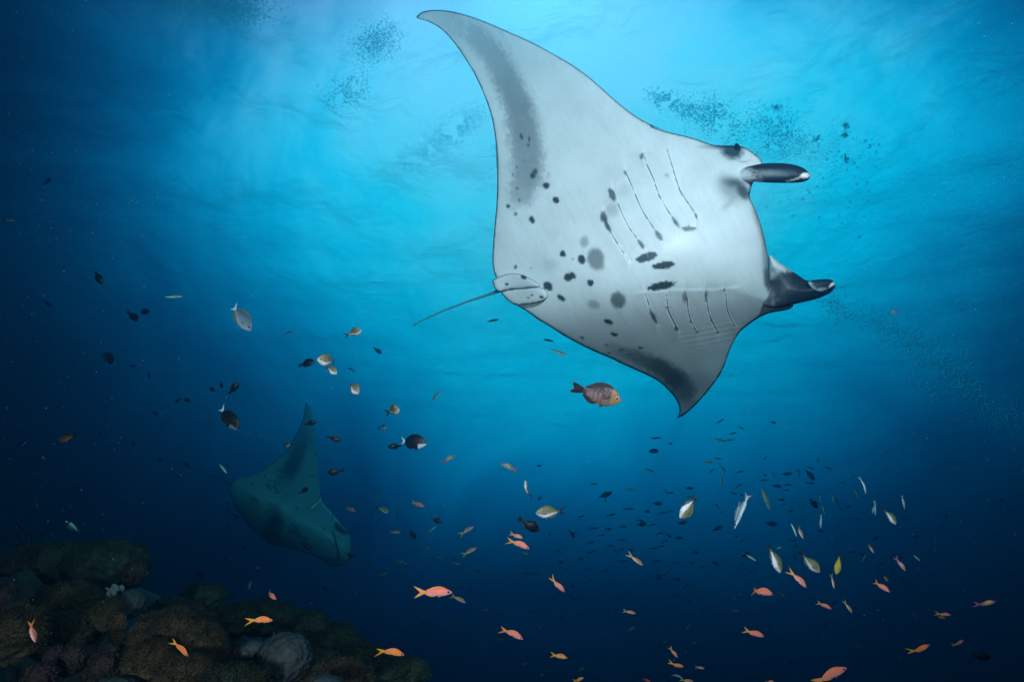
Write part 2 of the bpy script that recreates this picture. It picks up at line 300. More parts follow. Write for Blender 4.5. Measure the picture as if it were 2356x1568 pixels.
        # dark rim wrapping round from the back
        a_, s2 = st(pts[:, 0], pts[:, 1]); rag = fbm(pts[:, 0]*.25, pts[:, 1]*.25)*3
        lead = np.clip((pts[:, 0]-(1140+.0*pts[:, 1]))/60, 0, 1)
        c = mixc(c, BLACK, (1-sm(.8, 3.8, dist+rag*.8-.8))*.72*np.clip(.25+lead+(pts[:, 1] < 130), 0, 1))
        return c
    def colb(pts, dist): return np.tile(BLACK*1.2, (len(pts), 1))
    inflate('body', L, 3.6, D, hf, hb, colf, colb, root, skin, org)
    surf = lambda x, y: float((D(np.array([x]), np.array([y]))-hf(seg_dist(np.array([[x, y]]), L), np.array([x]), np.array([y])))[0])
    # gill slits
    gm = mat('gill_slit', (.05, .075, .09), .6)
    for q in slits:
        q = np.array(q); n = 22; tt = np.linspace(0, len(q)-1, n); xs = np.interp(tt, range(len(q)), q[:, 0]); ys = np.interp(tt, range(len(q)), q[:, 1])
        rad = [.0019*math.sin(math.pi*min(max((i+.6)/n, 0), 1))**.5+.0006 for i in range(n)]
        tube([P(x, y, surf(x, y)-.004)-org for x, y in zip(xs, ys)], rad, gm, 'gill_slit', root, seg=6)
    # cephalic fins: rolled horns each side of the mouth
    def horn(poly, d0, d1, xa, xb, thick, colf2, name='cephalic_fin', step=3):
        Dh = lambda x, y: d0+(d1-d0)*np.clip((x-xa)/(xb-xa), 0, 1)
        R_ = max(seg_dist(np.array([[x, y] for x in np.linspace(min(p[0] for p in poly), max(p[0] for p in poly), 30) for y in np.linspace(min(p[1] for p in poly), max(p[1] for p in poly), 20)]), poly)[inside(np.array([[x, y] for x in np.linspace(min(p[0] for p in poly), max(p[0] for p in poly), 30) for y in np.linspace(min(p[1] for p in poly), max(p[1] for p in poly), 20)]), poly)])
        h = lambda dist, x, y: thick*(.3+.7*sm(xa-30, xa+60, x))*np.sqrt(np.clip(1-(1-np.clip(dist/R_, 0, 1))**2, 0, 1))
        return inflate(name, smooth_poly(poly, 1), step, Dh, h, h, colf2, lambda p, d: np.tile(BLACK, (len(p), 1)), root, horn_m, org)
    f1 = [z3(*p) for p in [(1020, 420), (1080, 385), (1140, 355), (1220, 332), (1305, 318), (1400, 315), (1500, 322), (1570, 340), (1620, 370), (1645, 405), (1638, 435), (1600, 455), (1530, 463), (1400, 463), (1300, 459), (1220, 453), (1140, 448), (1070, 440)]]
    def c1(pts, dist):
        x = (pts[:, 0]-1349.7)/.313; y = (pts[:, 1]-276.1)/.313; c = np.tile(BLACK*1.3, (len(pts), 1))
        n_ = fbm(pts[:, 0]*.12, pts[:, 1]*.5)
        c = mixc(c, WHITE, (1-sm(-40, 90, (x-1190)+(n_-.5)*160-(y-400)*.9))*.95)
        c = mixc(c, WHITE*.5, blob(pts, *z3(1330, 392), 45, 7, 0, .9, .3, .55))  # soft highlight along the rolled fin, painted into its colour
        c = mixc(c, np.array([.85, .82, .76]), blob(pts, *z3(1608, 408), 12, 6.5, -10, .2, .05))
        ln = [z3(*p) for p in [(1465, 455), (1520, 440), (1580, 418)]]
        return mixc(c, np.array([.8, .77, .7]), 1-sm(.8, 2.4, seg_dist(pts, ln, False)))
    horn_m = mat('manta_horn_skin', attr=True, rough=.45, bump=(60, .3, .005), spec=.3)
    horn(f1, 3.02, 2.85, 1690, 1860, .048, c1)
    f2 = [z3(*p) for p in [(1337, 972), (1400, 1035), (1480, 1090), (1560, 1142), (1615, 1182), (1690, 1172), (1780, 1165), (1822, 1185), (1832, 1220), (1800, 1265), (1740, 1298), (1640, 1328), (1530, 1352), (1430, 1378), (1340, 1385), (1290, 1350), (1300, 1270), (1325, 1180), (1333, 1080)]]
    def c2(pts, dist):
        x = (pts[:, 0]-1349.7)/.313; y = (pts[:, 1]-276.1)/.313; c = np.tile(BLACK*1.25, (len(pts), 1)); n_ = fbm(pts[:, 0]*.1, pts[:, 1]*.1)
        c = mixc(c, WHITE, (1-sm(-20, 60, (y-1110)+(x-1400)*.35+(n_-.5)*80)))
        c = mixc(c, WHITE*.8, (1-sm(1290, 1400, x+(n_-.5)*160))*sm(1180, 1300, y)*.45)
        c = mixc(c, WHITE*.35, (1-sm(1380, 1600, x+(n_-.5)*200))*.15)
        return mixc(c, DARK, blob(pts, *z3(1390, 1105), 14, 7, 20, .5, .2, .45))
    horn(f2, 3.13, 3.06, 1760, 1920, .085, c2)
    tip = [z3(*p) for p in [(1618, 1186), (1690, 1172), (1780, 1166), (1822, 1186), (1828, 1215), (1790, 1235), (1750, 1258), (1710, 1264), (1670, 1250), (1640, 1222)]]
    def c3(pts, dist):
        c = np.tile(BLACK*1.2, (len(pts), 1)); ln = [z3(*p) for p in [(1620, 1190), (1645, 1225), (1680, 1255), (1715, 1263), (1760, 1255)]]
        d = seg_dist(pts, ln, False); c = mixc(c, np.array([.85, .85, .78]), 1-sm(.8, 2.2, d)); c = mixc(c, np.array([.5, .6, .66]), (1-sm(1, 11, d+(fbm(pts[:, 0]*.3, pts[:, 1]*.3)-.5)*8))*.7)
        return mixc(c, np.array([.85, .82, .76]), blob(pts, *z3(1805, 1215), 9, 5, -45, .2, .05))
    horn(tip, 3.005, 3.01, 1850, 1930, .02, c3, 'rolled_fin_tip', 2)
    lob = [z3(*p) for p in [(1120, 460), (1222, 455), (1204, 520), (1195, 566), (1160, 530), (1130, 490)]]
    horn(lob, 3.02, 3.04, 1700, 1730, .03, lambda p, d: mixc(np.tile(BLACK*2, (len(p), 1)), WHITE*.8, blob(p, *z3(1165, 510), 9, 8, 30, .5, .1)), 'mouth_corner', 2)
    # eye on the upper side of the head
    ex, ey = z3(1106, 212); ev = P(ex, ey, surf(ex, ey)+.006)
    V, Fc = [], []
    for i in range(9):
        for k in range(12):
            a = math.pi*i/8; b = 2*math.pi*k/12; V.append(ev-org+Vector((.016*math.sin(a)*math.cos(b), .016*math.cos(a), .032*math.sin(a)*math.sin(b))))
    Fc = [(i*12+k, i*12+(k+1) % 12, (i+1)*12+(k+1) % 12, (i+1)*12+k) for i in range(8) for k in range(12)]
    mesh_obj('eye', V, Fc, mat('manta_eye', (.01, .02, .02), .12), root)
    # pelvic fins and tail
    pv1 = [z2(*p) for p in [(303, 1152), (335, 1133), (400, 1106), (470, 1093), (540, 1105), (620, 1145), (700, 1200), (600, 1212), (450, 1222), (400, 1232), (360, 1246), (326, 1226), (316, 1192)]]
    pv2 = [z2(*p) for p in [(368, 1244), (450, 1223), (600, 1210), (690, 1206), (735, 1240), (745, 1290), (680, 1326), (560, 1343), (490, 1350), (440, 1320), (400, 1284)]]
    for q, dz, spots in ((pv1, .0, [(553, 1127, 24, 17, 30), (420, 1181, 16, 10, 0)]), (pv2, .02, [(690, 1282, 22, 12, 15), (618, 1268, 12, 9, 0), (590, 1285, 14, 6, 0)])):
        def cp(pts, dist, spots=spots):
            c = np.tile(WHITE*.88, (len(pts), 1)); c = c*(.86+.22*fbm(pts[:, 0]*.05, pts[:, 1]*.6))[:, None]
            for s_ in spots: c = mixc(c, DARK, blob(pts, *z2(s_[0], s_[1]), s_[2]*.29, s_[3]*.29, s_[4], .25))
            return mixc(c, BLACK*2, (1-sm(.4, 1.6, dist))*.5)
        surfD = lambda x, y, dz=dz: D(x, y)-.028-.05*sm(1150, 1250, x)+dz*.4
        hh = lambda dist, x, y: .010*np.sqrt(np.clip(dist/8, 0, 1))
        inflate('pelvic_fin', smooth_poly(q, 1), 3, surfD, hh, hh, cp, cp, root, skin, org)
    tp = [(1152, 668, 4.6), (1142, 671, 4.0), (1120, 679, 3), (1080, 692, 2.3), (1045, 705, 2.0), (1010, 719, 1.8), (980, 733, 1.6), (960, 743, 1.3), (954, 746, 1.5), (951, 748, 2.2)]
    tube([P(a, b, 3.25)-org for a, b, _ in tp], [r*3.20/F for *_, r in tp], mat('tail_skin', (.05, .16, .20), .5), 'tail', root)
    return root
near_manta()

y2 = lambda x, y: (x*.2543+490.8, y*.2543+908)
def far_manta():
    dd = 8.6; org = P(680, 1140, dd); root = empty('manta_ray', org)
    tag(root, 'smaller distant manta ray, dim teal, banking with one wing raised behind dark fish', 'manta ray', 'manta rays')
    L = [y2(*p) for p in [(845, 58), (872, 85), (893, 150), (906, 220), (914, 300), (926, 420), (938, 550), (955, 700), (965, 850), (978, 945), (1000, 990), (1060, 1050), (1085, 1085), (1130, 1135), (1180, 1190), (1225, 1250), (1245, 1330), (1248, 1400), (1238, 1460), (1212, 1527), (1150, 1525), (1080, 1535), (1000, 1498), (920, 1450), (820, 1420), (700, 1390), (600, 1368), (545, 1372), (460, 1310), (380, 1240), (300, 1150), (220, 1050), (160, 920), (138, 850), (165, 790), (230, 750), (330, 735), (420, 700), (520, 630), (600, 560), (680, 490), (730, 390), (790, 280), (820, 180), (830, 100)]]
    L = smooth_poly(L, 1); A0 = np.array(y2(160, 810)); A1 = np.array(y2(1180, 1400)); ax = (A1-A0)/np.hypot(*(A1-A0)); nrm = np.array([ax[1], -ax[0]])
    st = lambda x, y: ((x-A0[0])*ax[0]+(y-A0[1])*ax[1], (x-A0[0])*nrm[0]+(y-A0[1])*nrm[1])
    def D(x, y):
        a, s = st(x, y); return dd+.9*(np.clip(s, 0, None)/190)**1.5+.95*(np.log1p(np.exp((-s-10)/14.))*14/90)**1.3
    def hf(dist, x, y):
        a, s = st(x, y); core = np.exp(-(s/55)**2)*sm(0, 80, a); return (.015+.13*core)*np.sqrt(np.clip(1-(1-np.clip(dist/(12+45*core), 0, 1))**2, 0, 1))
    def colf(pts, dist):
        c = np.tile(WHITE*np.array([.45, .95, 1.08]), (len(pts), 1)); c = c*(.9+.2*fbm(pts[:, 0]*.06, pts[:, 1]*.06))[:, None]  # white belly tinted teal: the veil of water light put into its colour
        up = [y2(*p) for p in [(830, 330), (790, 460), (740, 580), (690, 690), (640, 770)]]
        c = mixc(c, DARK, band(pts, up, [.2, .6, .8, .85, .3], [12, 17, 20, 22, 20], .6))
        lo = [y2(*p) for p in [(560, 1030), (560, 1150), (520, 1250), (560, 1330), (700, 1350)]]
        c = mixc(c, DARK, band(pts, lo, [.5, .85, .85, .8, .4], [14, 22, 26, 22, 14], .6))
        for x, y, rx, ry, rot in [(500, 830, 26, 14, 60), (555, 830, 24, 13, 60), (578, 878, 16, 13, 0), (665, 903, 12, 10, 0), (365, 945, 30, 18, 30), (510, 985, 14, 12, 0), (570, 788, 22, 10, 30), (510, 775, 14, 8, 0), (465, 735, 12, 8, 0), (415, 745, 9, 6, 0), (605, 740, 20, 10, 20), (590, 680, 26, 8, 30), (565, 715, 12, 7, 0), (355, 803, 14, 9, 0), (740, 1190, 45, 12, 42), (745, 1250, 60, 16, 35), (830, 1300, 30, 12, 20), (490, 1050, 16, 10, 0), (760, 1030, 12, 10, 0), (850, 1360, 45, 20, 35)]:
            c = mixc(c, DARK, blob(pts, *y2(x, y), rx*.2543*1.2, ry*.2543*1.3, rot, .45, .1, .6))
        a, s = st(pts[:, 0], pts[:, 1])
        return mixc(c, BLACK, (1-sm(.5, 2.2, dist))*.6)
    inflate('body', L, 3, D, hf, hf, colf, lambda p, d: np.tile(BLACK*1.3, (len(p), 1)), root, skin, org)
    lip = [y2(*p) for p in [(1078, 1232), (1100, 1290), (1118, 1370), (1135, 1450), (1155, 1495), (1200, 1520)]]
    tube([P(x, y, dd-.12)-org for x, y in lip], [.006, .009, .010, .010, .009, .005], mat('lip_skin', (.05, .08, .09), .5), 'lip', root, seg=6)
    dk = mat('far_horn_skin', attr=True, rough=.45)
    for q, pale in (([(1120, 1140), (1180, 1185), (1225, 1235), (1222, 1265), (1170, 1240), (1120, 1210), (1095, 1170)], .5), ([(985, 1490), (1050, 1465), (1120, 1470), (1170, 1500), (1205, 1535), (1140, 1545), (1080, 1550), (1040, 1540)], .15)):
        q = smooth_poly([y2(*p) for p in q], 1); h = lambda dist, x, y: .05*np.sqrt(np.clip(dist/5, 0, 1))
        inflate('cephalic_fin', q, 3, lambda x, y: np.full_like(x, dd-.16), h, h, lambda p, d, pale=pale: mixc(np.tile(BLACK*2, (len(p), 1)), WHITE*.6, fbm(p[:, 0]*.3, p[:, 1]*.3)*pale*2*(d > 1.5)), lambda p, d: np.tile(BLACK, (len(p), 1)), root, dk, org)
    tp = [(160, 800, 3.2), (140, 795, 1.6), (60, 758, 1.1), (0, 735, 1.0), (-60, 705, .9), (-150, 668, .8), (-250, 630, .7)]
    tube([P(*y2(a, b), dd)-org for a, b, _ in tp], [r*dd/F for *_, r in tp], mat('far_tail_skin', (.02, .03, .035), .5), 'tail', root)
far_manta()
#@REST
# ---------------------------------------------------------------- reef
def reef_height(x, y):
    r = np.interp(x, [-4.5, -3.2, -2.5, -2.0, -1.75, -1.6, -1.42, -1.0, -.55, 0, 1.2, 4, 9], [.15, .05, 0, -.06, -.22, -.36, -.28, -.40, -.62, -.95, -2.0, -4.6, -6.8])
    r = r-.10*np.clip(3.2-y, 0, 2)-.5*np.clip(y-3.6, 0, 9)-.35*np.clip(1.5-y, 0, 2)
    return np.maximum(r, -6.9)-.10
def build_reef():
    X = np.linspace(-7.5, 9, 190); Y = np.concatenate([np.linspace(.6, 5, 130), np.linspace(5.2, 12, 20)]); V = []
    for y in Y:
        for x in X:
            h = float(reef_height(x, y))+noise.fractal(Vector((x*2.2, y*2.2, 0)), .8, 2.1, 5)*.13+abs(noise.noise(Vector((x*7, y*7, 4))))*.07
            V.append((x, y, h))
    n = len(X); Fc = [(j*n+i, j*n+i+1, (j+1)*n+i+1, (j+1)*n+i) for j in range(len(Y)-1) for i in range(n-1)]
    m = bpy.data.materials.new('reef_rock'); m.use_nodes = True; t = m.node_tree; b = t.nodes['Principled BSDF']; b.inputs['Roughness'].default_value = .85
    co = t.nodes.new('ShaderNodeTexCoord'); a = t.nodes.new('ShaderNodeTexNoise'); a.inputs['Scale'].default_value = 9; a.inputs['Detail'].default_value = 8; t.links.new(co.outputs['Object'], a.inputs['Vector'])
    r = t.nodes.new('ShaderNodeValToRGB'); t.links.new(a.outputs['Fac'], r.inputs[0])
    for i, (p, c) in enumerate([(.3, (.003, .004, .003)), (.45, (.009, .008, .006)), (.55, (.02, .016, .014)), (.62, (.035, .012, .014)), (.68, (.016, .02, .016)), (.78, (.06, .065, .058))]):
        e = r.color_ramp.elements[i] if i < 2 else r.color_ramp.elements.new(p); e.position = p; e.color = (*c, 1)
    t.links.new(r.outputs[0], b.inputs['Base Color'])
    bp = t.nodes.new('ShaderNodeBump'); bp.inputs['Strength'].default_value = .8; bp.inputs['Distance'].default_value = .03
    a2 = t.nodes.new('ShaderNodeTexNoise'); a2.inputs['Scale'].default_value = 30; a2.inputs['Detail'].default_value = 6; t.links.new(co.outputs['Object'], a2.inputs['Vector'])
    t.links.new(a2.outputs['Fac'], bp.inputs['Height']); t.links.new(bp.outputs[0], b.inputs['Normal'])
    tag(mesh_obj('reef_slope', V, Fc, m), kind='structure')
build_reef()
def coral_mat(name, c0, c1, scale, vor=False, c2=None):
    m = bpy.data.materials.new(name); m.use_nodes = True; t = m.node_tree; b = t.nodes['Principled BSDF']; b.inputs['Roughness'].default_value = .8; b.inputs['Specular IOR Level'].default_value = .2
    co = t.nodes.new('ShaderNodeTexCoord'); n = t.nodes.new('ShaderNodeTexNoise'); n.inputs['Scale'].default_value = scale; n.inputs['Detail'].default_value = 7; n.inputs['Roughness'].default_value = .65
    t.links.new(co.outputs['Object'], n.inputs['Vector']); r = t.nodes.new('ShaderNodeValToRGB'); t.links.new(n.outputs['Fac'], r.inputs[0])
    r.color_ramp.elements[0].position = .36; r.color_ramp.elements[0].color = (*c0, 1); r.color_ramp.elements[1].position = .6; r.color_ramp.elements[1].color = (*c1, 1)
    if c2: e = r.color_ramp.elements.new(.72); e.color = (*c2, 1)
    t.links.new(r.outputs[0], b.inputs['Base Color'])
    vt = t.nodes.new('ShaderNodeTexVoronoi'); vt.inputs['Scale'].default_value = scale*(7 if vor else 4); t.links.new(co.outputs['Object'], vt.inputs['Vector'])
    bp = t.nodes.new('ShaderNodeBump'); bp.inputs['Strength'].default_value = .9; bp.inputs['Distance'].default_value = .012
    t.links.new(vt.outputs['Distance'], bp.inputs['Height']); t.links.new(bp.outputs[0], b.inputs['Normal'])
    return m
CM = {'brown': coral_mat('brown_soft_coral', (.018, .018, .008), (.078, .068, .036), 10), 'green': coral_mat('green_soft_coral', (.012, .020, .012), (.034, .055, .030), 9),
      'grey': coral_mat('grey_stony_coral', (.016, .030, .030), (.045, .064, .064), 7, True, (.09, .105, .095)), 'tan': coral_mat('tan_sponge', (.05, .03, .014), (.13, .08, .04), 16, True),
      'crust': coral_mat('encrusted_rock', (.010, .010, .010), (.05, .042, .036), 18, True, (.12, .05, .05))}
def lump(name, px, py, d, rx, ry, kind, seed, label, cat, fuzz=0, depth=1.0, rough=.06, grp=None, sq=1.0):
    if kind == 'grey': sq = .45; rough = max(rough, .05)
    c = P(px, py, d); Rx = rx*d/F; Ry = ry*d/F; Rz = Rx*depth; nu, nv = 72, 40; V = []; Nn = []
    for j in range(nv+1):
        th = math.pi*j/nv
        for i in range(nu):
            ph = 2*math.pi*i/nu; n = Vector((math.sin(th)*math.cos(ph), math.sin(th)*math.sin(ph), math.cos(th)))
            k = 1+noise.fractal(n*1.6+Vector((seed*3.1, 0, 0)), .9, 2, 3)*.22*sq+noise.noise(n*9+Vector((seed, 1, 2)))*rough+noise.noise(n*22+Vector((seed, 5, 2)))*rough*.4
            V.append(Vector((n.x*Rx*k, n.y*Rz*k, n.z*Ry*k))); Nn.append(n)
    Fc = [(j*nu+i, (j+1)*nu+i, (j+1)*nu+(i+1) % nu, j*nu+(i+1) % nu) for j in range(nv) for i in range(nu)]
    if not fuzz:
        ob = mesh_obj(name, V, Fc, CM[kind]); ob.location = c; tag(ob, label, cat, grp); return ob
    root = empty(name, c); tag(root, label, cat, grp); mesh_obj('mound', V, Fc, CM[kind], root)
    rnd = random.Random(seed); TV = []; TF = []
    for _ in range(fuzz):
        a = rnd.random()*2*math.pi; zc = rnd.uniform(-.35, 1); r_ = math.sqrt(1-zc*zc); i = int(a/2/math.pi*nu) % nu; j = min(nv, int(math.acos(zc)/math.pi*nv)); b = V[j*nu+i]+Vector((rnd.gauss(0, .004), rnd.gauss(0, .004), rnd.gauss(0, .004)))
        if b.y > Rz*.45: continue
        n = Vector((b.x/Rx, b.y/Rz, b.z/Ry)).normalized(); n = (n+Vector((rnd.gauss(0, .35), rnd.gauss(0, .35), rnd.gauss(0, .25)))).normalized(); h = rnd.uniform(.007, .015)
        s = n.orthogonal().normalized(); q = n.cross(s); w_ = .0016; k = len(TV)
        bend = Vector((rnd.gauss(0, .3), rnd.gauss(0, .3), .1))*h
        for l_, ww in ((0, w_), (.6, w_*.9)):
            for g in range(3): TV.append(b+n*h*l_+bend*l_*l_+(s*math.cos(g*2.094)+q*math.sin(g*2.094))*ww)
        TV.append(b+n*h+bend)
        for g in range(3): g2 = (g+1) % 3; TF += [(k+g, k+g2, k+3+g2, k+3+g), (k+3+g, k+3+g2, k+6)]
    tag(mesh_obj('polyp_tentacles', TV, TF, CM[kind], root), kind='stuff')
    return root
B1 = lambda x, y: (x*.2504, y*.2504+1175.5)
B2 = lambda x, y: (x*.2504+589, y*.2504+1175.5)
GC = 'coral mounds crowding the reef slope'
for i, (T, x, y, rx, ry, d, kd, nm, lb, ct, fz, dp, rg) in enumerate([
    (B1, 960, 520, 390, 215, 3.1, 'green', 'soft_coral', 'broadest dark olive soft coral mound, crowning the top of the reef', 'soft coral', 5000, .8, .05),
    (B1, 480, 470, 240, 170, 3.2, 'green', 'soft_coral', 'dark olive soft coral shoulder on the left of the crowning mound', 'soft coral', 2500, .8, .05),
    (B1, 720, 380, 170, 100, 3.4, 'green', 'soft_coral', 'low dark hump of soft coral forming the highest point of the reef', 'soft coral', 1500, .8, .05),
    (B1, 1240, 560, 110, 100, 2.95, 'crust', 'encrusted_rock', 'pink and grey encrusted knob on the right side of the crowning mound', 'rock', 0, .9, .16),
    (B1, 190, 560, 240, 240, 3.2, 'crust', 'encrusted_rock', 'dark encrusted rock wall at the far left below the soft corals', 'rock', 0, .8, .2),
    (B1, 640, 830, 270, 150, 2.7, 'brown', 'soft_coral', 'dim brown soft coral mound below the crowning mound, behind the tall soldierfish', 'soft coral', 3500, .9, .05),
    (B1, 700, 1090, 240, 140, 2.35, 'brown', 'soft_coral', 'dim brown soft coral cushion left of the tan sponge column', 'soft coral', 3500, .9, .05),
    (B1, 440, 1060, 130, 120, 2.5, 'crust', 'encrusted_rock', 'dark reddish rock between two brown soft coral mounds', 'rock', 0, .9, .2),
    (B1, 1190, 850, 130, 125, 2.45, 'grey', 'coral_boulder', 'pale grey rounded coral boulder just below the white tubeworm cluster', 'coral', 0, 1, .03),
    (B1, 985, 960, 100, 120, 2.3, 'brown', 'soft_coral', 'round brown soft coral head capping the tan sponge column', 'soft coral', 2500, 1, .04),
    (B1, 1075, 1160, 70, 190, 2.25, 'tan', 'sponge_column', 'tan sponge column standing under the round brown coral head', 'sponge', 0, 1, .08),
    (B1, 1305, 1100, 105, 95, 2.05, 'grey', 'coral_boulder', 'violet-grey coral boulder beside the largest brown soft coral', 'coral', 0, 1, .03),
    (B1, 1300, 1230, 85, 70, 2.0, 'crust', 'encrusted_rock', 'speckled encrusted rock directly under the violet-grey boulder', 'rock', 0, 1, .2),
    (B1, 1540, 1150, 275, 205, 2.0, 'brown', 'soft_coral', 'largest brown soft coral, its fine tentacles lit behind the orange anthias', 'soft coral', 9000, .8, .04),
    (B1, 1810, 1100, 190, 125, 2.3, 'brown', 'soft_coral', 'brown soft coral mound just right of the largest brown one', 'soft coral', 5000, .8, .04),
    (B1, 1890, 1290, 155, 190, 2.0, 'brown', 'soft_coral', 'upright brown soft coral lobe right of the diving anthias', 'soft coral', 5000, .9, .04),
    (B1, 1720, 1500, 215, 140, 1.8, 'brown', 'soft_coral', 'brown soft coral at the bottom edge below the diving anthias', 'soft coral', 6000, .8, .04),
    (B1, 1370, 1400, 200, 170, 1.85, 'brown', 'soft_coral', 'brown soft coral mound filling the space below the speckled rock', 'soft coral', 5000, .8, .04),
    (B1, 110, 1150, 240, 230, 2.0, 'brown', 'soft_coral', 'big dim brown soft coral at the left edge behind the pink anthias', 'soft coral', 5000, .8, .04),
    (B1, 30, 800, 95, 145, 2.3, 'crust', 'encrusted_rock', 'grey-green speckled rock cut off by the left edge of the picture', 'rock', 0, 1, .1),
    (B1, 670, 1350, 105, 150, 1.9, 'crust', 'encrusted_rock', 'upright pale speckled rock between the brown corals at lower left', 'rock', 0, 1, .2),
    (B1, 500, 1340, 90, 110, 2.0, 'crust', 'encrusted_rock', 'low mottled rock left of the upright speckled rock', 'rock', 0, 1, .22),
    (B1, 940, 1440, 150, 190, 1.95, 'crust', 'encrusted_rock', 'dark sloping rock slab at the bottom, left of the red hiding fish', 'rock', 0, 1, .12),
    (B1, 1080, 1580, 180, 60, 1.75, 'grey', 'coral_boulder', 'grey coral hump just rising over the bottom edge', 'coral', 0, 1, .05),
    (B1, 380, 1500, 140, 110, 1.8, 'crust', 'encrusted_rock', 'darkest rubble rock in the lower left corner', 'rock', 0, 1, .2),
    (B1, 1870, 790, 200, 110, 3.3, 'green', 'soft_coral', 'dark green soft coral at the head of the right-hand slope', 'soft coral', 2500, .8, .05),
    (B1, 1640, 900, 260, 110, 3.2, 'crust', 'encrusted_rock', 'shadowed rock in the gap between the two halves of the reef', 'rock', 0, .8, .16),
    (B1, 2150, 1010, 240, 140, 2.7, 'green', 'soft_coral', 'green soft coral mound under the tail of the golden anthias', 'soft coral', 4500, .8, .05),
    (B2, 60, 990, 300, 150, 2.9, 'green', 'soft_coral', 'broad green soft coral mound behind the golden anthias', 'soft coral', 4500, .8, .05),
    (B2, -20, 1270, 120, 80, 2.0, 'grey', 'coral_boulder', 'small grey coral knob touching the left of the large smooth boulder', 'coral', 0, 1, .06),
    (B2, 420, 1090, 260, 150, 3.0, 'green', 'soft_coral', 'dark green soft coral above the large smooth boulder', 'soft coral', 3500, .8, .05),
    (B2, 700, 1190, 260, 140, 3.0, 'green', 'soft_coral', 'dark green soft coral mound sloping down behind the two yellow-tailed fish', 'soft coral', 3500, .8, .05),
    (B2, 270, 1350, 245, 210, 1.95, 'grey', 'coral_boulder', 'largest smooth grey-brown coral boulder at the bottom of the reef', 'coral', 0, 1, .02),
    (B2, 960, 1340, 200, 100, 2.7, 'green', 'soft_coral', 'low green soft coral under the anthias nearest the reef foot', 'soft coral', 3500, .8, .05),
    (B2, 750, 1500, 270, 110, 2.0, 'brown', 'soft_coral', 'wide brown-green coral cushion above the bluish boulder at the bottom edge', 'soft coral', 6000, .8, .04),
    (B2, 630, 1570, 165, 60, 1.75, 'grey', 'coral_boulder', 'bluish grey boulder peeking over the bottom edge right of the largest boulder', 'coral', 0, 1, .03),
    (B2, 1240, 1480, 330, 120, 2.5, 'green', 'soft_coral', 'dark green soft coral tapering towards open water at the foot of the slope', 'soft coral', 4500, .8, .05),
    (B1, 2150, 1560, 260, 110, 1.75, 'green', 'soft_coral', 'dim green cushion at the bottom edge left of the largest boulder', 'soft coral', 4500, .8, .05),
    (B1, 2180, 1330, 130, 110, 2.2, 'crust', 'encrusted_rock', 'shadowed crusty rock behind the squirrelfish', 'rock', 0, 1, .16),
]):
    px, py = T(x, y); lump(nm, px, py, d, rx*.2504, ry*.2504, kd, i+1, lb, ct, fz, dp, rg, GC)
# white tubeworm cluster
cc = P(*B1(1080, 740), 2.4); root = empty('tubeworm_cluster', cc); tag(root, 'cluster of small white tubes on top of the pale grey boulder', 'tubeworms')
wm = mat('white_tube', (.09, .15, .15), .8); rnd = random.Random(4)
for k in range(15):
    x = rnd.uniform(1000, 1140); y = 745-(x-1070)*.55+rnd.uniform(-28, 28); p = P(*B1(x, y), 2.4)-cc; r_ = rnd.uniform(.004, .009)
    tube([p, p+Vector((rnd.gauss(0, .006), -.01, .012)), p+Vector((rnd.gauss(0, .01), -.015, .02))], [r_, r_*1.1, r_*.8], wm, 'tube', root, seg=7)

# ---------------------------------------------------------------- fishes
fish_mat = mat('fish_skin', attr=True, rough=.42, spec=.28, bump=(150, .12, .002))
fin_mat = mat('fish_fin', attr=True, rough=.5, spec=.3)
eye_mat = mat('fish_eye', attr=True, rough=.1, spec=.8)
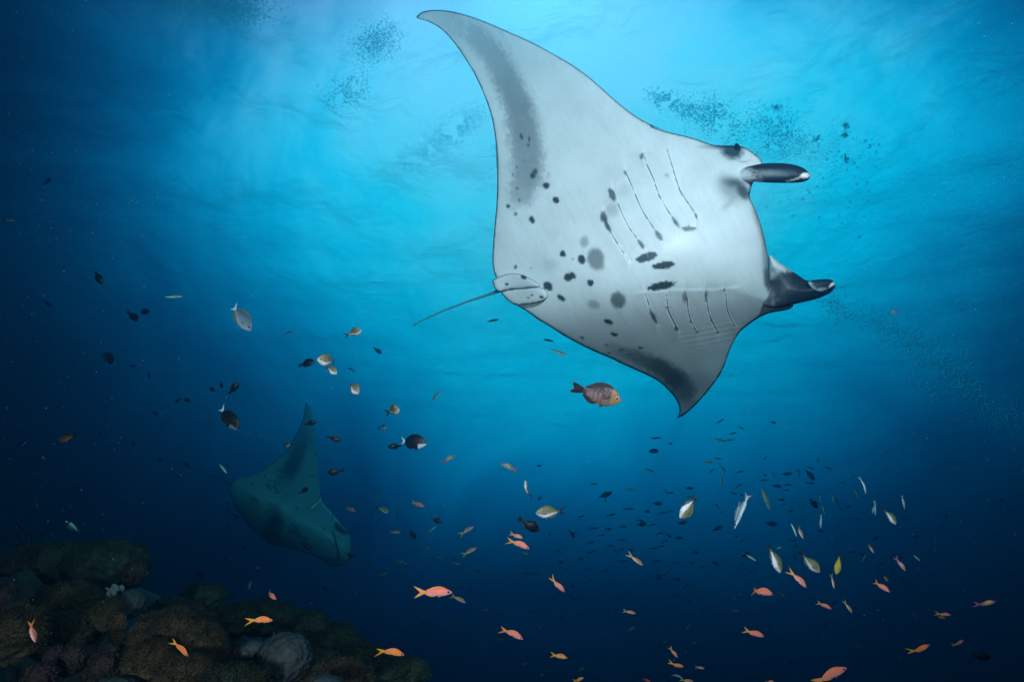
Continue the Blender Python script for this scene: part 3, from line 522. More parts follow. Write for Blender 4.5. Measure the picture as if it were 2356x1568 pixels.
# profiles: (t, top, bottom); x runs .5 (nose) -> xp (tail root)
KIND = {
 'anthias': dict(xp=-.20, prof=[(0, .004, .004), (.05, .035, .03), (.15, .078, .062), (.32, .118, .095), (.5, .122, .10), (.7, .09, .075), (.87, .05, .046), (1, .036, .036)], wid=.50,
    top=(.80, .19, .10), mid=(.85, .27, .22), bel=(.86, .56, .62), tail='lyre', tcol=(.80, .38, .05), fcol=(.85, .33, .08), eye=(.45, .2, .55), L=.105),
 'golden': dict(base='anthias', top=(.90, .20, .04), mid=(.92, .30, .07), bel=(.88, .55, .20), tcol=(.88, .50, .03), L=.10),
 'male': dict(base='anthias', top=(.42, .10, .10), mid=(.52, .20, .16), bel=(.72, .50, .58), tcol=(.30, .12, .15), fcol=(.5, .15, .2), L=.105, patch=(.50, .58, .14)),
 'pale': dict(base='anthias', top=(.30, .14, .07), mid=(.45, .24, .13), bel=(.82, .74, .68), tcol=(.35, .28, .06), L=.095, slim=.82),
 'dim': dict(base='anthias', top=(.10, .07, .035), mid=(.14, .12, .05), bel=(.28, .30, .20), tcol=(.10, .10, .03), L=.10, slim=.85),  # anthias with the dimness of distance put into its colours
 'school': dict(base='anthias', top=(.012, .022, .02), mid=(.03, .07, .05), bel=(.015, .03, .03), tcol=(.015, .025, .02), fcol=(.015, .02, .02), L=.115, slim=.72),
 'chromis': dict(xp=-.20, prof=[(0, .006, .006), (.05, .06, .05), (.15, .125, .11), (.32, .185, .17), (.5, .185, .175), (.7, .13, .12), (.87, .06, .055), (1, .032, .032)], wid=.42,
    top=(.10, .11, .035), mid=(.19, .21, .14), bel=(.74, .80, .84), tail='fork', tcol=(.012, .016, .025), fcol=(.12, .14, .035), eye=(.8, .85, .75), L=.10),
 'yellow': dict(base='chromis', top=(.50, .42, .04), mid=(.55, .48, .08), bel=(.72, .66, .30), L=.10),
 'damsel': dict(xp=-.27, prof=[(0, .008, .008), (.05, .08, .06), (.15, .155, .12), (.32, .215, .185), (.5, .21, .20), (.7, .16, .155), (.87, .085, .08), (1, .055, .052)], wid=.36,
    top=(.004, .005, .006), mid=(.006, .007, .008), bel=(.006, .007, .008), tail='fan', tcol=(.006, .007, .01), fcol=(.006, .007, .01), eye=(.02, .03, .03), L=.10),
 'brown': dict(base='damsel', top=(.03, .025, .015), mid=(.07, .05, .025), bel=(.10, .07, .03), L=.10),
 'scaled': dict(base='damsel', top=(.05, .04, .045), mid=(.10, .068, .062), bel=(.20, .14, .115), L=.125, scales=True, eye=(.5, .6, .7)),
 'surgeon': dict(xp=-.33, prof=[(0, .01, .01), (.05, .10, .07), (.15, .18, .13), (.32, .225, .20), (.5, .215, .205), (.7, .165, .16), (.87, .09, .085), (1, .035, .035)], wid=.30,
    top=(.04, .10, .13), mid=(.20, .28, .36), bel=(.52, .60, .68), tail='crescent', tcol=(.78, .84, .84), fcol=(.16, .15, .08), eye=(.2, .2, .1), L=.20),
 'whitetail': dict(base='surgeon', top=(.006, .010, .009), mid=(.010, .014, .012), bel=(.030, .035, .03), fcol=(.01, .01, .01), L=.19),
 'whitechin': dict(base='surgeon', top=(.008, .010, .012), mid=(.012, .018, .02), bel=(.02, .02, .03), fcol=(.008, .008, .01), L=.19, chin=True, fat=1.12),
 'oval': dict(xp=-.44, prof=[(0, .01, .01), (.06, .09, .08), (.2, .16, .15), (.45, .20, .19), (.7, .16, .15), (.9, .06, .05), (1, .02, .02)], wid=.35,
    top=(.008, .012, .014), mid=(.010, .014, .016), bel=(.012, .016, .018), tail='stub', tcol=(.01, .015, .015), fcol=(.01, .015, .015), eye=(.02, .02, .02), L=.17),
 'wrasse': dict(xp=-.40, prof=[(0, .004, .004), (.06, .035, .03), (.2, .075, .062), (.45, .092, .075), (.7, .075, .06), (.9, .042, .035), (1, .028, .028)], wid=.6,
    top=(.03, .07, .07), mid=(.10, .20, .18), bel=(.35, .50, .45), tail='small', tcol=(.04, .09, .08), fcol=(.05, .1, .08), eye=(.2, .3, .3), L=.09),
 'green': dict(base='wrasse', top=(.05, .12, .09), mid=(.35, .62, .50), bel=(.55, .85, .72), L=.085),
 'silver': dict(xp=-.30, prof=[(0, .003, .003), (.08, .022, .02), (.3, .05, .045), (.55, .052, .048), (.8, .035, .032), (1, .014, .014)], wid=.7,
    top=(.10, .22, .30), mid=(.55, .66, .74), bel=(.88, .92, .95), tail='fork', tcol=(.05, .10, .12), fcol=(.3, .4, .4), eye=(.3, .4, .4), L=.12),
 'cleaner': dict(base='silver', top=(.03, .04, .10), mid=(.15, .45, .80), bel=(.75, .85, .90), tcol=(.1, .2, .5), L=.08),
 'pied': dict(base='surgeon', top=(.02, .10, .08), mid=(.12, .42, .34), bel=(.80, .95, .90), tcol=(.1, .3, .25), L=.12, slim=.75),
 'red': dict(base='anthias', top=(.28, .03, .02), mid=(.30, .05, .03), bel=(.35, .12, .08), tcol=(.25, .04, .02), fcol=(.25, .03, .02), L=.12),
 'soldier': dict(base='damsel', top=(.16, .05, .02), mid=(.24, .09, .04), bel=(.26, .13, .06), tcol=(.15, .05, .02), fcol=(.15, .05, .02), L=.16, slim=.8),
 'grey': dict(base='wrasse', top=(.06, .06, .07), mid=(.14, .14, .15), bel=(.25, .20, .2), tcol=(.08, .08, .09), L=.14, slim=1.35),
}
for k_, v_ in KIND.items():
    if 'base' in v_: b_ = dict(KIND[v_['base']]); b_.update(v_); KIND[k_] = b_
def prof(K, t):
    p = np.array(K['prof']); s = K.get('slim', 1)*K.get('fat', 1); return np.interp(t, p[:, 0], p[:, 1])*s, np.interp(t, p[:, 0], p[:, 2])*s
def bendv(V, bend):
    out = []
    for x, y, z in V:
        if x < .12: y = y+bend*(.12-x)**2*1.6
        out.append((x, y, z))
    return out
def plate(poly, th, colf, bend, xo=0, cant=0):
    """a fin: thin solid sheet, thicker at its root"""
    c = np.mean(np.array(poly), 0); n = len(poly); V = []; Fc = []
    for s in (1, -1):
        for x, z in poly: V.append((x, s*th*.25, z))
    V += [(c[0], th, c[1]), (c[0], -th, c[1])]
    for i in range(n):
        j = (i+1) % n; Fc += [(i, j, 2*n), (n+j, n+i, 2*n+1), (j, i, n+i, n+j)]
    C = [colf(x, z) for x, _, z in V]
    return bendv(V, bend), Fc, C
def fish_pieces(kind, bend, hi):
    K = KIND[kind]; xp = K['xp']; nr, ns = (46, 40) if K.get('scales') else ((22, 16) if hi else (11, 8)); V, Fc, C = [], [], []
    top, mid, bel = (np.array(K[q]) for q in ('top', 'mid', 'bel'))
    for i in range(nr+1):
        t = (1-math.cos(math.pi*i/nr))/2 if i < nr else 1; t = .5*t+.5*i/nr; a, b = prof(K, t); x = .5+(xp-.5)*t; w_ = (a+b)/2*K['wid']*(1-.35*max(0, t-.5)*2)
        for k in range(ns):
            th = 2*math.pi*k/ns; cz = math.cos(th); z = (a if cz > 0 else b)*cz; V.append((x, w_*math.sin(th)*(1-.15*max(cz, 0)), z))
            q = (1-cz)/2; col = top*(1-q*2)+mid*q*2 if q < .5 else mid*(2-q*2)+bel*(q*2-1)
            if kind in ('pale', 'dim', 'chromis', 'pied'): f_ = float(sm(.44, .70, q)); col = top*(1-f_)*.5+mid*(1-f_)*.5+bel*f_
            if kind == 'school': col = mid if .45 < q < .6 else (top if q < .45 else bel)
            if kind == 'chromis' and t < .3: col = col*.7+np.array([.45, .42, .14])*.25*(1.2-q)
            if 'patch' in K and .28 < t < .75 and q < .75: col = col*.25+np.array(K['patch'])*.75
            if K.get('chin') and t < .34 and q > .52+t*.5: col = np.array([.62, .70, .78])
            if kind == 'pied' and .15 < t < .3: col = np.array([.02, .03, .03])
            if kind == 'whitetail' and q > .66 and t < .35: col = np.array([.16, .2, .22])
            if K.get('scales'):
                if t > .26 and .18 < q < .92:
                    row = math.floor(q*16); s_ = ((t*30+.5*(row % 2)) % 1); col = col*(.35+1.25*(s_ > .55))
                if q < .2: col = np.array([.03, .03, .035])
                if t < .26: col = np.array([.20, .125, .025])*(1-q)+np.array([.24, .165, .09])*q
                if t > .9: col = np.array([.03, .03, .04])
            C.append(col)
    for i in range(nr):
        for k in range(ns):
            k2 = (k+1) % ns; Fc.append((i*ns+k, i*ns+k2, (i+1)*ns+k2, (i+1)*ns+k))
    Fc.append(tuple(range(ns))[::-1]); Fc.append(tuple(nr*ns+k for k in range(ns)))
    body = (bendv(V, bend), Fc, C); hp = prof(K, 1)[0]; tc_ = np.array(K['tcol']); P_ = []
    T = K['tail']; e = -.5
    if T == 'lyre': pt = [(xp+.02, hp*.9), (xp-.06, .055), (xp-.15, .10), (e, .155), (xp-.17, .055), (xp-.12, 0), (xp-.17, -.055), (e, -.155), (xp-.15, -.10), (xp-.06, -.055), (xp+.02, -hp*.9)]
    elif T == 'fork': pt = [(xp+.02, hp*.9), (xp-.08, .055), (xp-.18, .10), (e, .145), (xp-.16, .05), (xp-.08, 0), (xp-.16, -.05), (e+.01, -.14), (xp-.18, -.10), (xp-.08, -.055), (xp+.02, -hp*.9)]
    elif T == 'fan': pt = [(xp+.02, hp*.9), (xp-.10, .09), (e+.01, .115), (e+.0, .07), (e+.045, 0), (e-.01, -.07), (e, -.105), (xp-.10, -.085), (xp+.02, -hp*.9)]
    elif T == 'crescent': pt = [(xp+.02, hp*.9), (xp-.05, .06), (e, .15), (e+.07, .06), (e+.09, 0), (e+.07, -.06), (e, -.15), (xp-.05, -.06), (xp+.02, -hp*.9)]
    elif T == 'stub': pt = [(xp+.03, hp), (e, .045), (e+.02, 0), (e, -.045), (xp+.03, -hp)]
    else: pt = [(xp+.02, hp*.9), (e, .055), (e+.03, 0), (e, -.05), (xp+.02, -hp*.9)]
    def tcf(x, z):
        if T == 'fork': return tc_ if abs(z) > .03 or x < xp-.12 else mid*.8
        if T == 'lyre': return tc_ if abs(z) > .02 else tc_*.6+mid*.4
        return tc_
    P_.append(('tail_fin', plate(pt, .008, tcf, bend)))
    if T == 'stub': return [('body', body)]+P_
    fc = np.array(K['fcol']); fcf = lambda x, z: fc
    def along(t0, t1, h, sgn, back=0):
        ts = np.linspace(t0, t1, 7); ed = []; rt = []
        for i, t in enumerate(ts):
            a, b = prof(K, t); r_ = (a if sgn > 0 else b); x = .5+(xp-.5)*t; hh = h*math.sin(math.pi*(.12+.80*i/6))*(1+.35*i/6); ed.append((x-back*(i/6), sgn*(r_*.93+hh))); rt.append((x, sgn*r_*.80))
        return rt+ed[::-1]
    deep = prof(K, .4)[0]
    P_.append(('dorsal_fin', plate(along(.24, .93, deep*.30 if deep > .1 else .03, 1, .03), .006, fcf, bend)))
    P_.append(('anal_fin', plate(along(.60, .95, deep*.36 if deep > .1 else .025, -1, .04), .006, fcf, bend)))
    if hi:
        t = .33; b = prof(K, t)[1]; x = .5+(xp-.5)*t
        P_.append(('pelvic_fin', plate([(x, -b*.85), (x-.05, -b*1.02), (x-.15, -b*1.38), (x-.11, -b*.98), (x-.08, -b*.85)], .006, fcf, bend)))
        w_ = (prof(K, .3)[0]+prof(K, .3)[1])/2*K['wid']
        for s in (1, -1):
            x = .5+(xp-.5)*.30; pv = [(x+.01, .012), (x-.06, .025), (x-.14, .0), (x-.12, -.035), (x-.05, -.04), (x+.005, -.02)]; Vp, Fp, Cp = plate(pv, .005, lambda x, z: fc*.5+mid*.5, 0)
            P_.append(('pectoral_fin', ([(a, b+s*(w_*.94+.012+(x-a)*.10), c) for a, b, c in Vp], Fp, Cp)))
        te = .115 if deep > .15 else .13; a, b = prof(K, te); we = (a+b)/2*K['wid']; xe = .5+(xp-.5)*te; re = .036 if deep > .1 else .028; ec = np.array(K['eye'])
        for s in (1, -1):
            Ve, Fe, Ce = [], [], []; cx, cy, cz_ = xe, s*we*.93, a*.25
            for i in range(6):
                ph = math.pi/2*i/5
                for k in range(12):
                    th = 2*math.pi*k/12; Ve.append((cx+re*math.sin(ph)*math.cos(th), cy+s*re*.45*math.cos(ph), cz_+re*math.sin(ph)*math.sin(th))); Ce.append(np.array([.005, .005, .01]) if i < 3 else (ec if i < 5 else ec*.5))
            for i in range(5):
                for k in range(12): Fe.append((i*12+k, i*12+(k+1) % 12, (i+1)*12+(k+1) % 12, (i+1)*12+k))
            P_.append(('eye', (Ve, Fe, Ce)))
    return [('body', body)]+P_
NAME = {'anthias': 'anthias_fish', 'golden': 'anthias_fish', 'male': 'anthias_fish', 'pale': 'anthias_fish', 'dim': 'anthias_fish', 'school': 'schooling_fish', 'chromis': 'chromis_fish', 'yellow': 'chromis_fish', 'damsel': 'damselfish', 'brown': 'damselfish', 'scaled': 'damselfish',
        'surgeon': 'surgeonfish', 'whitetail': 'surgeonfish', 'whitechin': 'surgeonfish', 'oval': 'oval_fish', 'wrasse': 'wrasse_fish', 'green': 'wrasse_fish', 'silver': 'silver_fish', 'cleaner': 'wrasse_fish', 'pied': 'reef_fish', 'red': 'red_fish', 'soldier': 'soldierfish', 'grey': 'reef_fish'}
_cache = {}
def template(kind, bend, hi):
    k = (kind, bend, hi)
    if k in _cache: return _cache[k]
    pcs = fish_pieces(kind, bend, hi); out = []
    def mk(nm, V, Fc, C, mt, s):
        me = bpy.data.meshes.new(nm); me.from_pydata([tuple(v) for v in V], [], [tuple(f) for f in Fc]); ca = me.color_attributes.new('Col', 'FLOAT_COLOR', 'POINT'); c = np.ones((len(V), 4), np.float32); c[:, :3] = np.array(C); ca.data.foreach_set('color', c.ravel())
        me.materials.append(mt)
        if s: me.polygons.foreach_set('use_smooth', [True]*len(me.polygons))
        return me
    if hi:
        for nm, (V, Fc, C) in pcs: out.append((nm, mk(nm, V, Fc, C, fish_mat if nm == 'body' else eye_mat if nm == 'eye' else fin_mat, nm in ('body', 'eye'))))
    else:
        VV, FF, CC = [], [], []
        for nm, (V, Fc, C) in pcs: k0 = len(VV); VV += list(V); FF += [tuple(i+k0 for i in f) for f in Fc]; CC += list(C)
        out.append(('fish', mk(NAME[kind], VV, FF, CC, fish_mat, True)))
    _cache[k] = out; return out
TILE = {'T0': (0, 0, .3913), 'T1': (0, 552.2, .2504), 'T2': (589, 552.2, .2504), 'T3': (0, 920.3, .2504), 'T4': (589, 920.3, .2504), 'T5': (1178, 920.3, .2504), 'T6': (1766.9, 920.3, .2504),
        'B1': (0, 1175.5, .2504), 'B2': (589, 1175.5, .2504), 'B3': (1178, 1175.5, .2504), 'B4': (1766.9, 1175.5, .2504)}
frnd = random.Random(11); FISH = []
def put_fish(kind, tile, nx, ny, tx, ty, yaw=0, roll=None, bend=None, back=0, d=None, label=None):
    x0, y0, s = TILE[tile]; n = np.array([nx*s+x0, ny*s+y0]); t = np.array([tx*s+x0, ty*s+y0]); c = (n+t)/2; ln = float(np.hypot(*(n-t))); K = KIND[kind]; L = K['L']
    yw = math.radians(yaw if yaw else frnd.uniform(-14, 14)); dd = F*L*math.cos(yw)/ln
    if d: dd = d; L = ln*d/(F*math.cos(yw))
    elif dd > 10.4: L = L*10.4/dd; dd = 10.4+frnd.uniform(-.5, .5)
    elif dd < 1.35: L = L*1.35/dd; dd = 1.35
    pc = P(c[0], c[1], dd); fw = (n-t)/ln; right = RM @ Vector((1, 0, 0)); upv = RM @ Vector((0, 1, 0)); tow = -pc.normalized()
    f = ((right*fw[0]-upv*fw[1])*math.cos(yw)+tow*math.sin(yw)).normalized()
    sgn = (1 if fw[0] >= 0 else -1) if not back else back
    up = right*(fw[1]*sgn)+upv*(fw[0]*sgn) if True else None
    up = (up-f*up.dot(f)).normalized(); y_ = up.cross(f).normalized(); rl = math.radians(roll if roll is not None else frnd.uniform(-18, 18))
    up2 = up*math.cos(rl)+tow*math.sin(rl); up2 = (up2-f*up2.dot(f)).normalized(); y2_ = up2.cross(f).normalized()
    Mx = Matrix((f, y2_, up2)).transposed().to_4x4(); Mx = Matrix.Translation(pc) @ Mx @ Matrix.Scale(L, 4)
    hi = ln >= 24; b = bend if bend is not None else frnd.choice((-.5, -.2, 0, .25, .5)); tpl = template(kind, b, hi)
    if hi:
        root = bpy.data.objects.new(NAME[kind], None); S.collection.objects.link(root); root.empty_display_size = .3; root.matrix_world = Mx
        for nm, me in tpl: c_ = bpy.data.objects.new(nm, me); S.collection.objects.link(c_); c_.parent = root
    else:
        root = bpy.data.objects.new(NAME[kind], tpl[0][1]); S.collection.objects.link(root); root.matrix_world = Mx
    FISH.append(dict(o=root, kind=kind, c=c, fw=fw, ln=ln, label=label, d=dd))
    return root
H = put_fish
# the fish one can tell apart, each with its own words
H('scaled', 'T2', 3347, 1475, 2908, 1348, d=1.55, yaw=8, roll=0, bend=-.2, label='dark scaly damselfish with a yellow face and blue-rimmed eye, under the big manta')
H('surgeon', 'T1', 2312, 833, 2112, 595, d=2.6, yaw=8, roll=10, bend=.25, label='grey-blue surgeonfish with a white crescent tail swimming steeply down')
H('whitetail', 'T1', 940, 1045, 1088, 1140, roll=-8, label='dark oval surgeonfish with a tiny white tail, facing the upper left')
H('whitetail', 'T3', 2195, 270, 2000, 62, d=2.7, roll=8, bend=.25, label='dark green surgeonfish with a big white tail left of the distant manta')
H('whitechin', 'T4', 1570, 395, 1315, 375, d=2.7, yaw=12, roll=0, bend=.25, label='round black surgeonfish with a white chin and white tail')
H('green', 'T1', 1682, 515, 1530, 525, bend=-.5, label='pale green slender fish alone above the grey surgeonfish')
H('chromis', 'T2', 978, 822, 806, 880, yaw=25, label='silver chromis highest of the left group, facing right under the tail of the manta')
H('chromis', 'T2', 580, 1095, 762, 1130, yaw=48, roll=0, bend=-.5, d=1.9, label='yellow-browed chromis with widespread black tail tips, facing left')
H('chromis', 'T2', 748, 1230, 620, 1140, yaw=25, d=2.2, label='silver chromis tucked just under the yellow-browed one')
H('chromis', 'T2', 945, 1412, 832, 1285, yaw=42, d=2.0, label='plump chromis turning toward the camera with its black tail raised')
H('chromis', 'T4', 1318, 80, 1200, 108, yaw=62, roll=25, d=2.1, label='narrow chromis seen nearly head-on above the white-chinned surgeonfish')
H('chromis', 'T4', 1208, 240, 1110, 258, yaw=30, label='small green-gold chromis directly below the nearly head-on chromis')
H('chromis', 'T4', 322, 405, 225, 420, yaw=30, label='small chromis at the raised wing edge of the distant manta')
H('chromis', 'T4', 1218, 1030, 1105, 968, yaw=15, label='greenish chromis between two small orange anthias')
H('chromis', 'T5', 216, 1035, 502, 1022, d=1.85, yaw=5, roll=4, bend=-.2, label='largest silver chromis with olive back, facing left above a black damselfish')
H('chromis', 'T5', 1542, 1082, 1712, 870, d=1.85, yaw=15, roll=0, back=1, bend=.25, label='golden-backed chromis diving to the lower left, tail tips up')
H('chromis', 'T5', 120, 730, 138, 905, yaw=20, roll=-75, d=2.3, label='chromis seen belly-on, standing head up with a yellow crown')
H('chromis', 'T6', 105, 1565, 15, 1320, d=1.9, yaw=20, roll=-30, label='chromis diving steeply with spread black tail, left of its twin')
H('chromis', 'T6', 462, 1568, 298, 1408, d=1.95, yaw=15, label='chromis with a bright white eye between the steep diver and the yellow one')
H('yellow', 'T6', 628, 1592, 672, 1395, yaw=20, roll=30, d=2.0, back=-1, label='narrow yellow chromis diving head down')
H('chromis', 'T6', 1172, 1133, 1070, 985, yaw=10, d=2.3, roll=-20, label='pale chromis alone at the far right of the upper school')
H('male', 'T4', 1828, 512, 1695, 570, label='small mauve and yellow anthias right of the white-chinned surgeonfish')
H('male', 'T4', 2253, 582, 2412, 648, yaw=10, label='maroon anthias with a yellow flank patch facing left')
H('male', 'B4', 2090, 828, 1905, 868, d=1.7, bend=.25, label='large purple-headed anthias with a yellow-green flank at the far right')
H('anthias', 'T4', 915, 1018, 825, 985, yaw=40, roll=5, label='small plump orange anthias just right of the distant manta')
H('anthias', 'T4', 1548, 978, 1415, 930, yaw=22, roll=5, label='orange anthias with a yellow tail right of the greenish chromis')
H('pale', 'T4', 2000, 1158, 1868, 1235, yaw=10, label='peach anthias rising to the right, upper of two alike')
H('pale', 'T4', 2027, 1353, 1888, 1425, yaw=10, label='dull peach anthias rising to the right, lower of two alike')
H('pale', 'T4', 1331, 1212, 1218, 1213, label='silver-bellied anthias level with the black damselfish diving beside it')
H('anthias', 'B3', 100, 245, -25, 205, d=2.25, label='pink anthias half hidden above its twin under the black damselfish')
H('anthias', 'T5', 155, 1362, -35, 1268, d=1.9, roll=8, label='rosy anthias with violet chin below the black damselfish')
H('anthias', 'B2', 1803, 742, 1448, 742, d=1.45, yaw=4, roll=0, bend=0, label='largest orange anthias with long lyre tail, in open water right of the reef')
H('pale', 'B2', 1928, 840, 1788, 765, label='brown and white anthias at the nose of the largest orange one')
H('anthias', 'B2', 185, 808, 85, 730, yaw=38, roll=5, bend=.5, d=2.0, label='orange anthias with a raised yellow tail hovering just above the reef slope')
H('golden', 'B2', 154, 1002, -75, 985, d=1.6, roll=0, label='golden orange anthias with a yellow belly close over the green corals')
H('golden', 'B2', 697, 1128, 595, 1088, yaw=15, label='small yellow anthias halfway down the reef slope')
H('red', 'B2', 582, 1165, 590, 1045, yaw=25, roll=60, back=-1, label='red-orange anthias seen edge-on beside the small yellow one')
H('yellow', 'B2', 742, 1190, 695, 1150, yaw=30, label='tiny yellow and white fish below the small yellow anthias')
H('golden', 'B2', 1363, 1318, 1110, 1252, d=1.6, roll=4, label='orange anthias with yellow tail at the foot of the reef slope')
H('golden', 'B1', 1728, 1330, 1585, 1175, d=1.7, roll=8, bend=-.2, label='orange anthias diving over the largest brown soft coral')
H('anthias', 'B1', 325, 1198, 262, 1015, d=1.6, yaw=15, roll=-45, label='pink and yellow anthias diving at the left edge of the reef')
H('anthias', 'B1', 2288, 705, 2300, 628, yaw=45, back=-1, label='small orange anthias seen from the front above the right-hand slope')
H('red', 'B1', 1068, 1455, 1118, 1320, roll=20, back=1, label='red fish hiding head down in a dark gap between corals')
H('red', 'B1', 2118, 1345, 2135, 1225, yaw=20, roll=60, label='dark red squirrelfish facing out of the rocks near the largest boulder')
H('soldier', 'B1', 478, 915, 665, 965, label='dim orange soldierfish facing left in front of the brown corals')
H('soldier', 'B1', 1852, 830, 1735, 735, label='dim brown soldierfish at the gap between the reef halves')
H('grey', 'B1', 1172, 702, 1055, 585, label='dim grey fish above the white tubeworm cluster')
H('red', 'B1', 945, 880, 900, 800, label='dull red fish beside the round brown coral head')
H('cleaner', 'B1', 800, 1520, 850, 1400, label='small blue fish low among the rocks at lower left')
H('pied', 'T3', 605, 1115, 722, 1205, yaw=20, back=1, bend=0, label='teal and white fish with black eye bar above the reef top')
H('silver', 'T3', 155, 1395, 128, 1345, label='tiny bright white fish above the left end of the reef')
H('green', 'T3', 352, 992, 313, 925, label='dim teal fish near the left edge, above the teal and white one')
H('brown', 'T3', 538, 372, 705, 318, d=2.4, label='dusky brown damselfish facing left, near the left edge')
H('green', 'T3', 2085, 672, 2008, 570, roll=-30, label='pale slender fish diving between the tail of the distant manta and its body')
H('green', 'T3', 2222, 712, 2165, 735, label='tiny pale fish over the tail root of the distant manta')
H('wrasse', 'T3', 1947, 163, 1908, 222, back=-1, label='thin green fish left of the dark green surgeonfish')
H('damsel', 'T4', 660, 668, 797, 648, d=2.9, roll=0, label='black damselfish facing left, lower of the two just right of the raised wing')
H('damsel', 'T4', 778, 368, 655, 335, d=3.2, label='black damselfish facing right, upper of the two just right of the raised wing')
H('damsel', 'T4', 553, 198, 445, 222, d=3.4, label='black damselfish crossing the raised wingtip of the distant manta')
H('damsel', 'T4', 1215, 428, 1338, 420, d=3.4, label='dark damselfish partly behind the tail of the white-chinned surgeonfish')
H('damsel', 'T5', 250, 1200, 68, 1100, d=2.3, roll=0, label='jet black damselfish beneath the largest silver chromis')
H('damsel', 'T2', 541, 1108, 390, 1155, d=2.9, label='black damselfish left of the yellow-browed chromis')
H('damsel', 'T1', 942, 400, 852, 283, d=3.2, label='black damselfish diving right, highest of the dark fish at left')
H('damsel', 'B4', 2048, 1345, 1888, 1330, d=2.2, label='black damselfish almost lost in the dark at lower right')
H('damsel', 'T4', 1468, 1272, 1415, 1192, d=3.6, label='black damselfish diving, right of the silver-bellied anthias')
H('damsel', 'T4', 1708, 1118, 1610, 1085, d=3.6, label='black damselfish above the diving black one near mid-picture')
H('damsel', 'T4', 908, 1432, 826, 1412, d=3.8, label='black damselfish beside the mouth of the distant manta')
H('damsel', 'T1', 2192, 1308, 2102, 1412, d=3.4, back=1, label='black damselfish rising, rightmost of three in a row above the white-tailed surgeonfish')
H('damsel', 'T1', 1975, 1385, 1912, 1350, d=3.6, yaw=30, label='spiky black damselfish, leftmost of three in a row above the white-tailed surgeonfish')
H('damsel', 'T1', 2035, 1362, 2038, 1293, d=4.2, label='small black damselfish, middle of three in a row above the white-tailed surgeonfish')
H('silver', 'T5', 2043, 1175, 2175, 855, d=2.4, roll=-30, bend=0, label='long bright silver fish diving to the lower left')
H('silver', 'T5', 2040, 1108, 2098, 925, d=3.4, roll=-30, bend=0, label='thinner silver fish close beside the long bright one')
H('wrasse', 'T5', 2368, 1005, 2290, 805, d=2.8, roll=20, label='dark slender fish with pale tail tip right of the two silver ones')
H('silver', 'T6', 900, 862, 868, 705, d=2.6, roll=-25, label='thin silver fish standing steeply, highest in the right-hand school')
H('silver', 'T6', 483, 1182, 488, 1045, d=2.7, bend=0, label='needle-thin silver fish diving straight down')
H('silver', 'T6', 1256, 996, 1228, 870, d=2.8, label='thin silver fish steeply diving at the far right')
H('silver', 'T6', 955, 1045, 990, 925, d=3.0, label='left one of a pair of pale fish making a narrow V')
H('silver', 'T6', 984, 1062, 985, 920, d=3.0, label='right one of a pair of pale fish making a narrow V')
H('green', 'T6', 263, 1250, 220, 1130, d=2.6, label='teal slender fish diving beside a pinkish one')
H('pale', 'T6', 326, 1272, 255, 1135, d=2.4, roll=-20, label='pinkish slender anthias diving beside a teal fish')
H('pale', 'T5', 1208, 1518, 1070, 1415, d=2.1, label='brown-backed white-bellied anthias in the middle of the dark school')
H('green', 'T5', 2243, 1473, 2150, 1415, d=2.8, label='bright teal slender fish crossing a black one')
H('damsel', 'T5', 2182, 1402, 2103, 1438, d=3.6, label='black fish crossed by a bright teal slender one')
H('anthias', 'B3', 483, 738, 350, 615, d=2.0, label='orange anthias diving, left of the middle of the lower half')
H('anthias', 'B3', 96, 1172, -100, 1060, d=1.75, label='rosy anthias diving to the right below the brown and white one')
H('pale', 'B3', 1138, 938, 1015, 910, d=2.4, label='small copper anthias alone below the middle of the dark school')
H('golden', 'B3', 505, 1345, 358, 1310, d=2.2, label='small golden anthias alone near the bottom centre')
H('anthias', 'B3', 2318, 1150, 2120, 1085, d=1.65, label='salmon anthias left of the small plump one at lower right')
H('anthias', 'B4', 57, 765, -195, 700, d=1.55, roll=0, label='second largest orange anthias with a violet chin, right of centre')
H('anthias', 'B4', 347, 693, 212, 548, d=1.85, yaw=10, label='orange and white anthias diving below the bright-eyed chromis')
H('anthias', 'B4', 1105, 730, 975, 645, yaw=20, d=1.8, label='round-bodied orange anthias at right facing down')
H('anthias', 'B4', 575, 892, 452, 832, yaw=15, d=2.0, label='small plump orange anthias with a short yellow tail at lower right')
H('pale', 'B4', 768, 925, 703, 832, yaw=15, d=2.1, bend=.5, label='curved brown and white anthias turning down')
H('pale', 'B4', 608, 705, 580, 575, roll=-30, d=2.2, label='narrow pinkish anthias diving below the yellow chromis')
H('pale', 'B4', 1112, 652, 1044, 565, d=2.3, label='slender dull pink anthias just above the round-bodied orange one')
H('anthias', 'B4', 1672, 950, 1550, 945, d=2.1, yaw=15, label='pinkish grey anthias above a greenish one at right')
H('dim', 'B4', 1632, 985, 1555, 962, d=2.4, label='greenish anthias tucked under the pinkish grey one')
H('golden', 'B4', 1483, 1225, 1308, 1315, d=1.8, bend=.5, label='orange anthias rising to the right at lower right')
H('anthias', 'B4', 1798, 1180, 1705, 1245, d=2.5, label='rust-coloured anthias rising, right of the other rising one')
H('anthias', 'B4', 720, 1438, 400, 1572, d=1.45, yaw=6, roll=0, bend=-.2, label='big orange anthias rising at the bottom right edge')
H('anthias', 'B4', 80, 1585, -60, 1560, d=1.7, label='orange anthias cut off by the bottom edge left of the big rising one')
H('anthias', 'B3', 1516, 1338, 1448, 1248, d=2.3, label='small orange anthias diving above the golden one near the bottom edge')
H('golden', 'B3', 1580, 1428, 1442, 1400, d=2.2, label='golden orange anthias near the bottom edge right of centre')
H('golden', 'B3', 660, 1525, 560, 1572, d=2.4, label='yellow-orange anthias rising out of the bottom edge')
H('red', 'B3', 1155, 1440, 1105, 1420, yaw=45, label='small red anthias turned to the camera near the bottom edge')
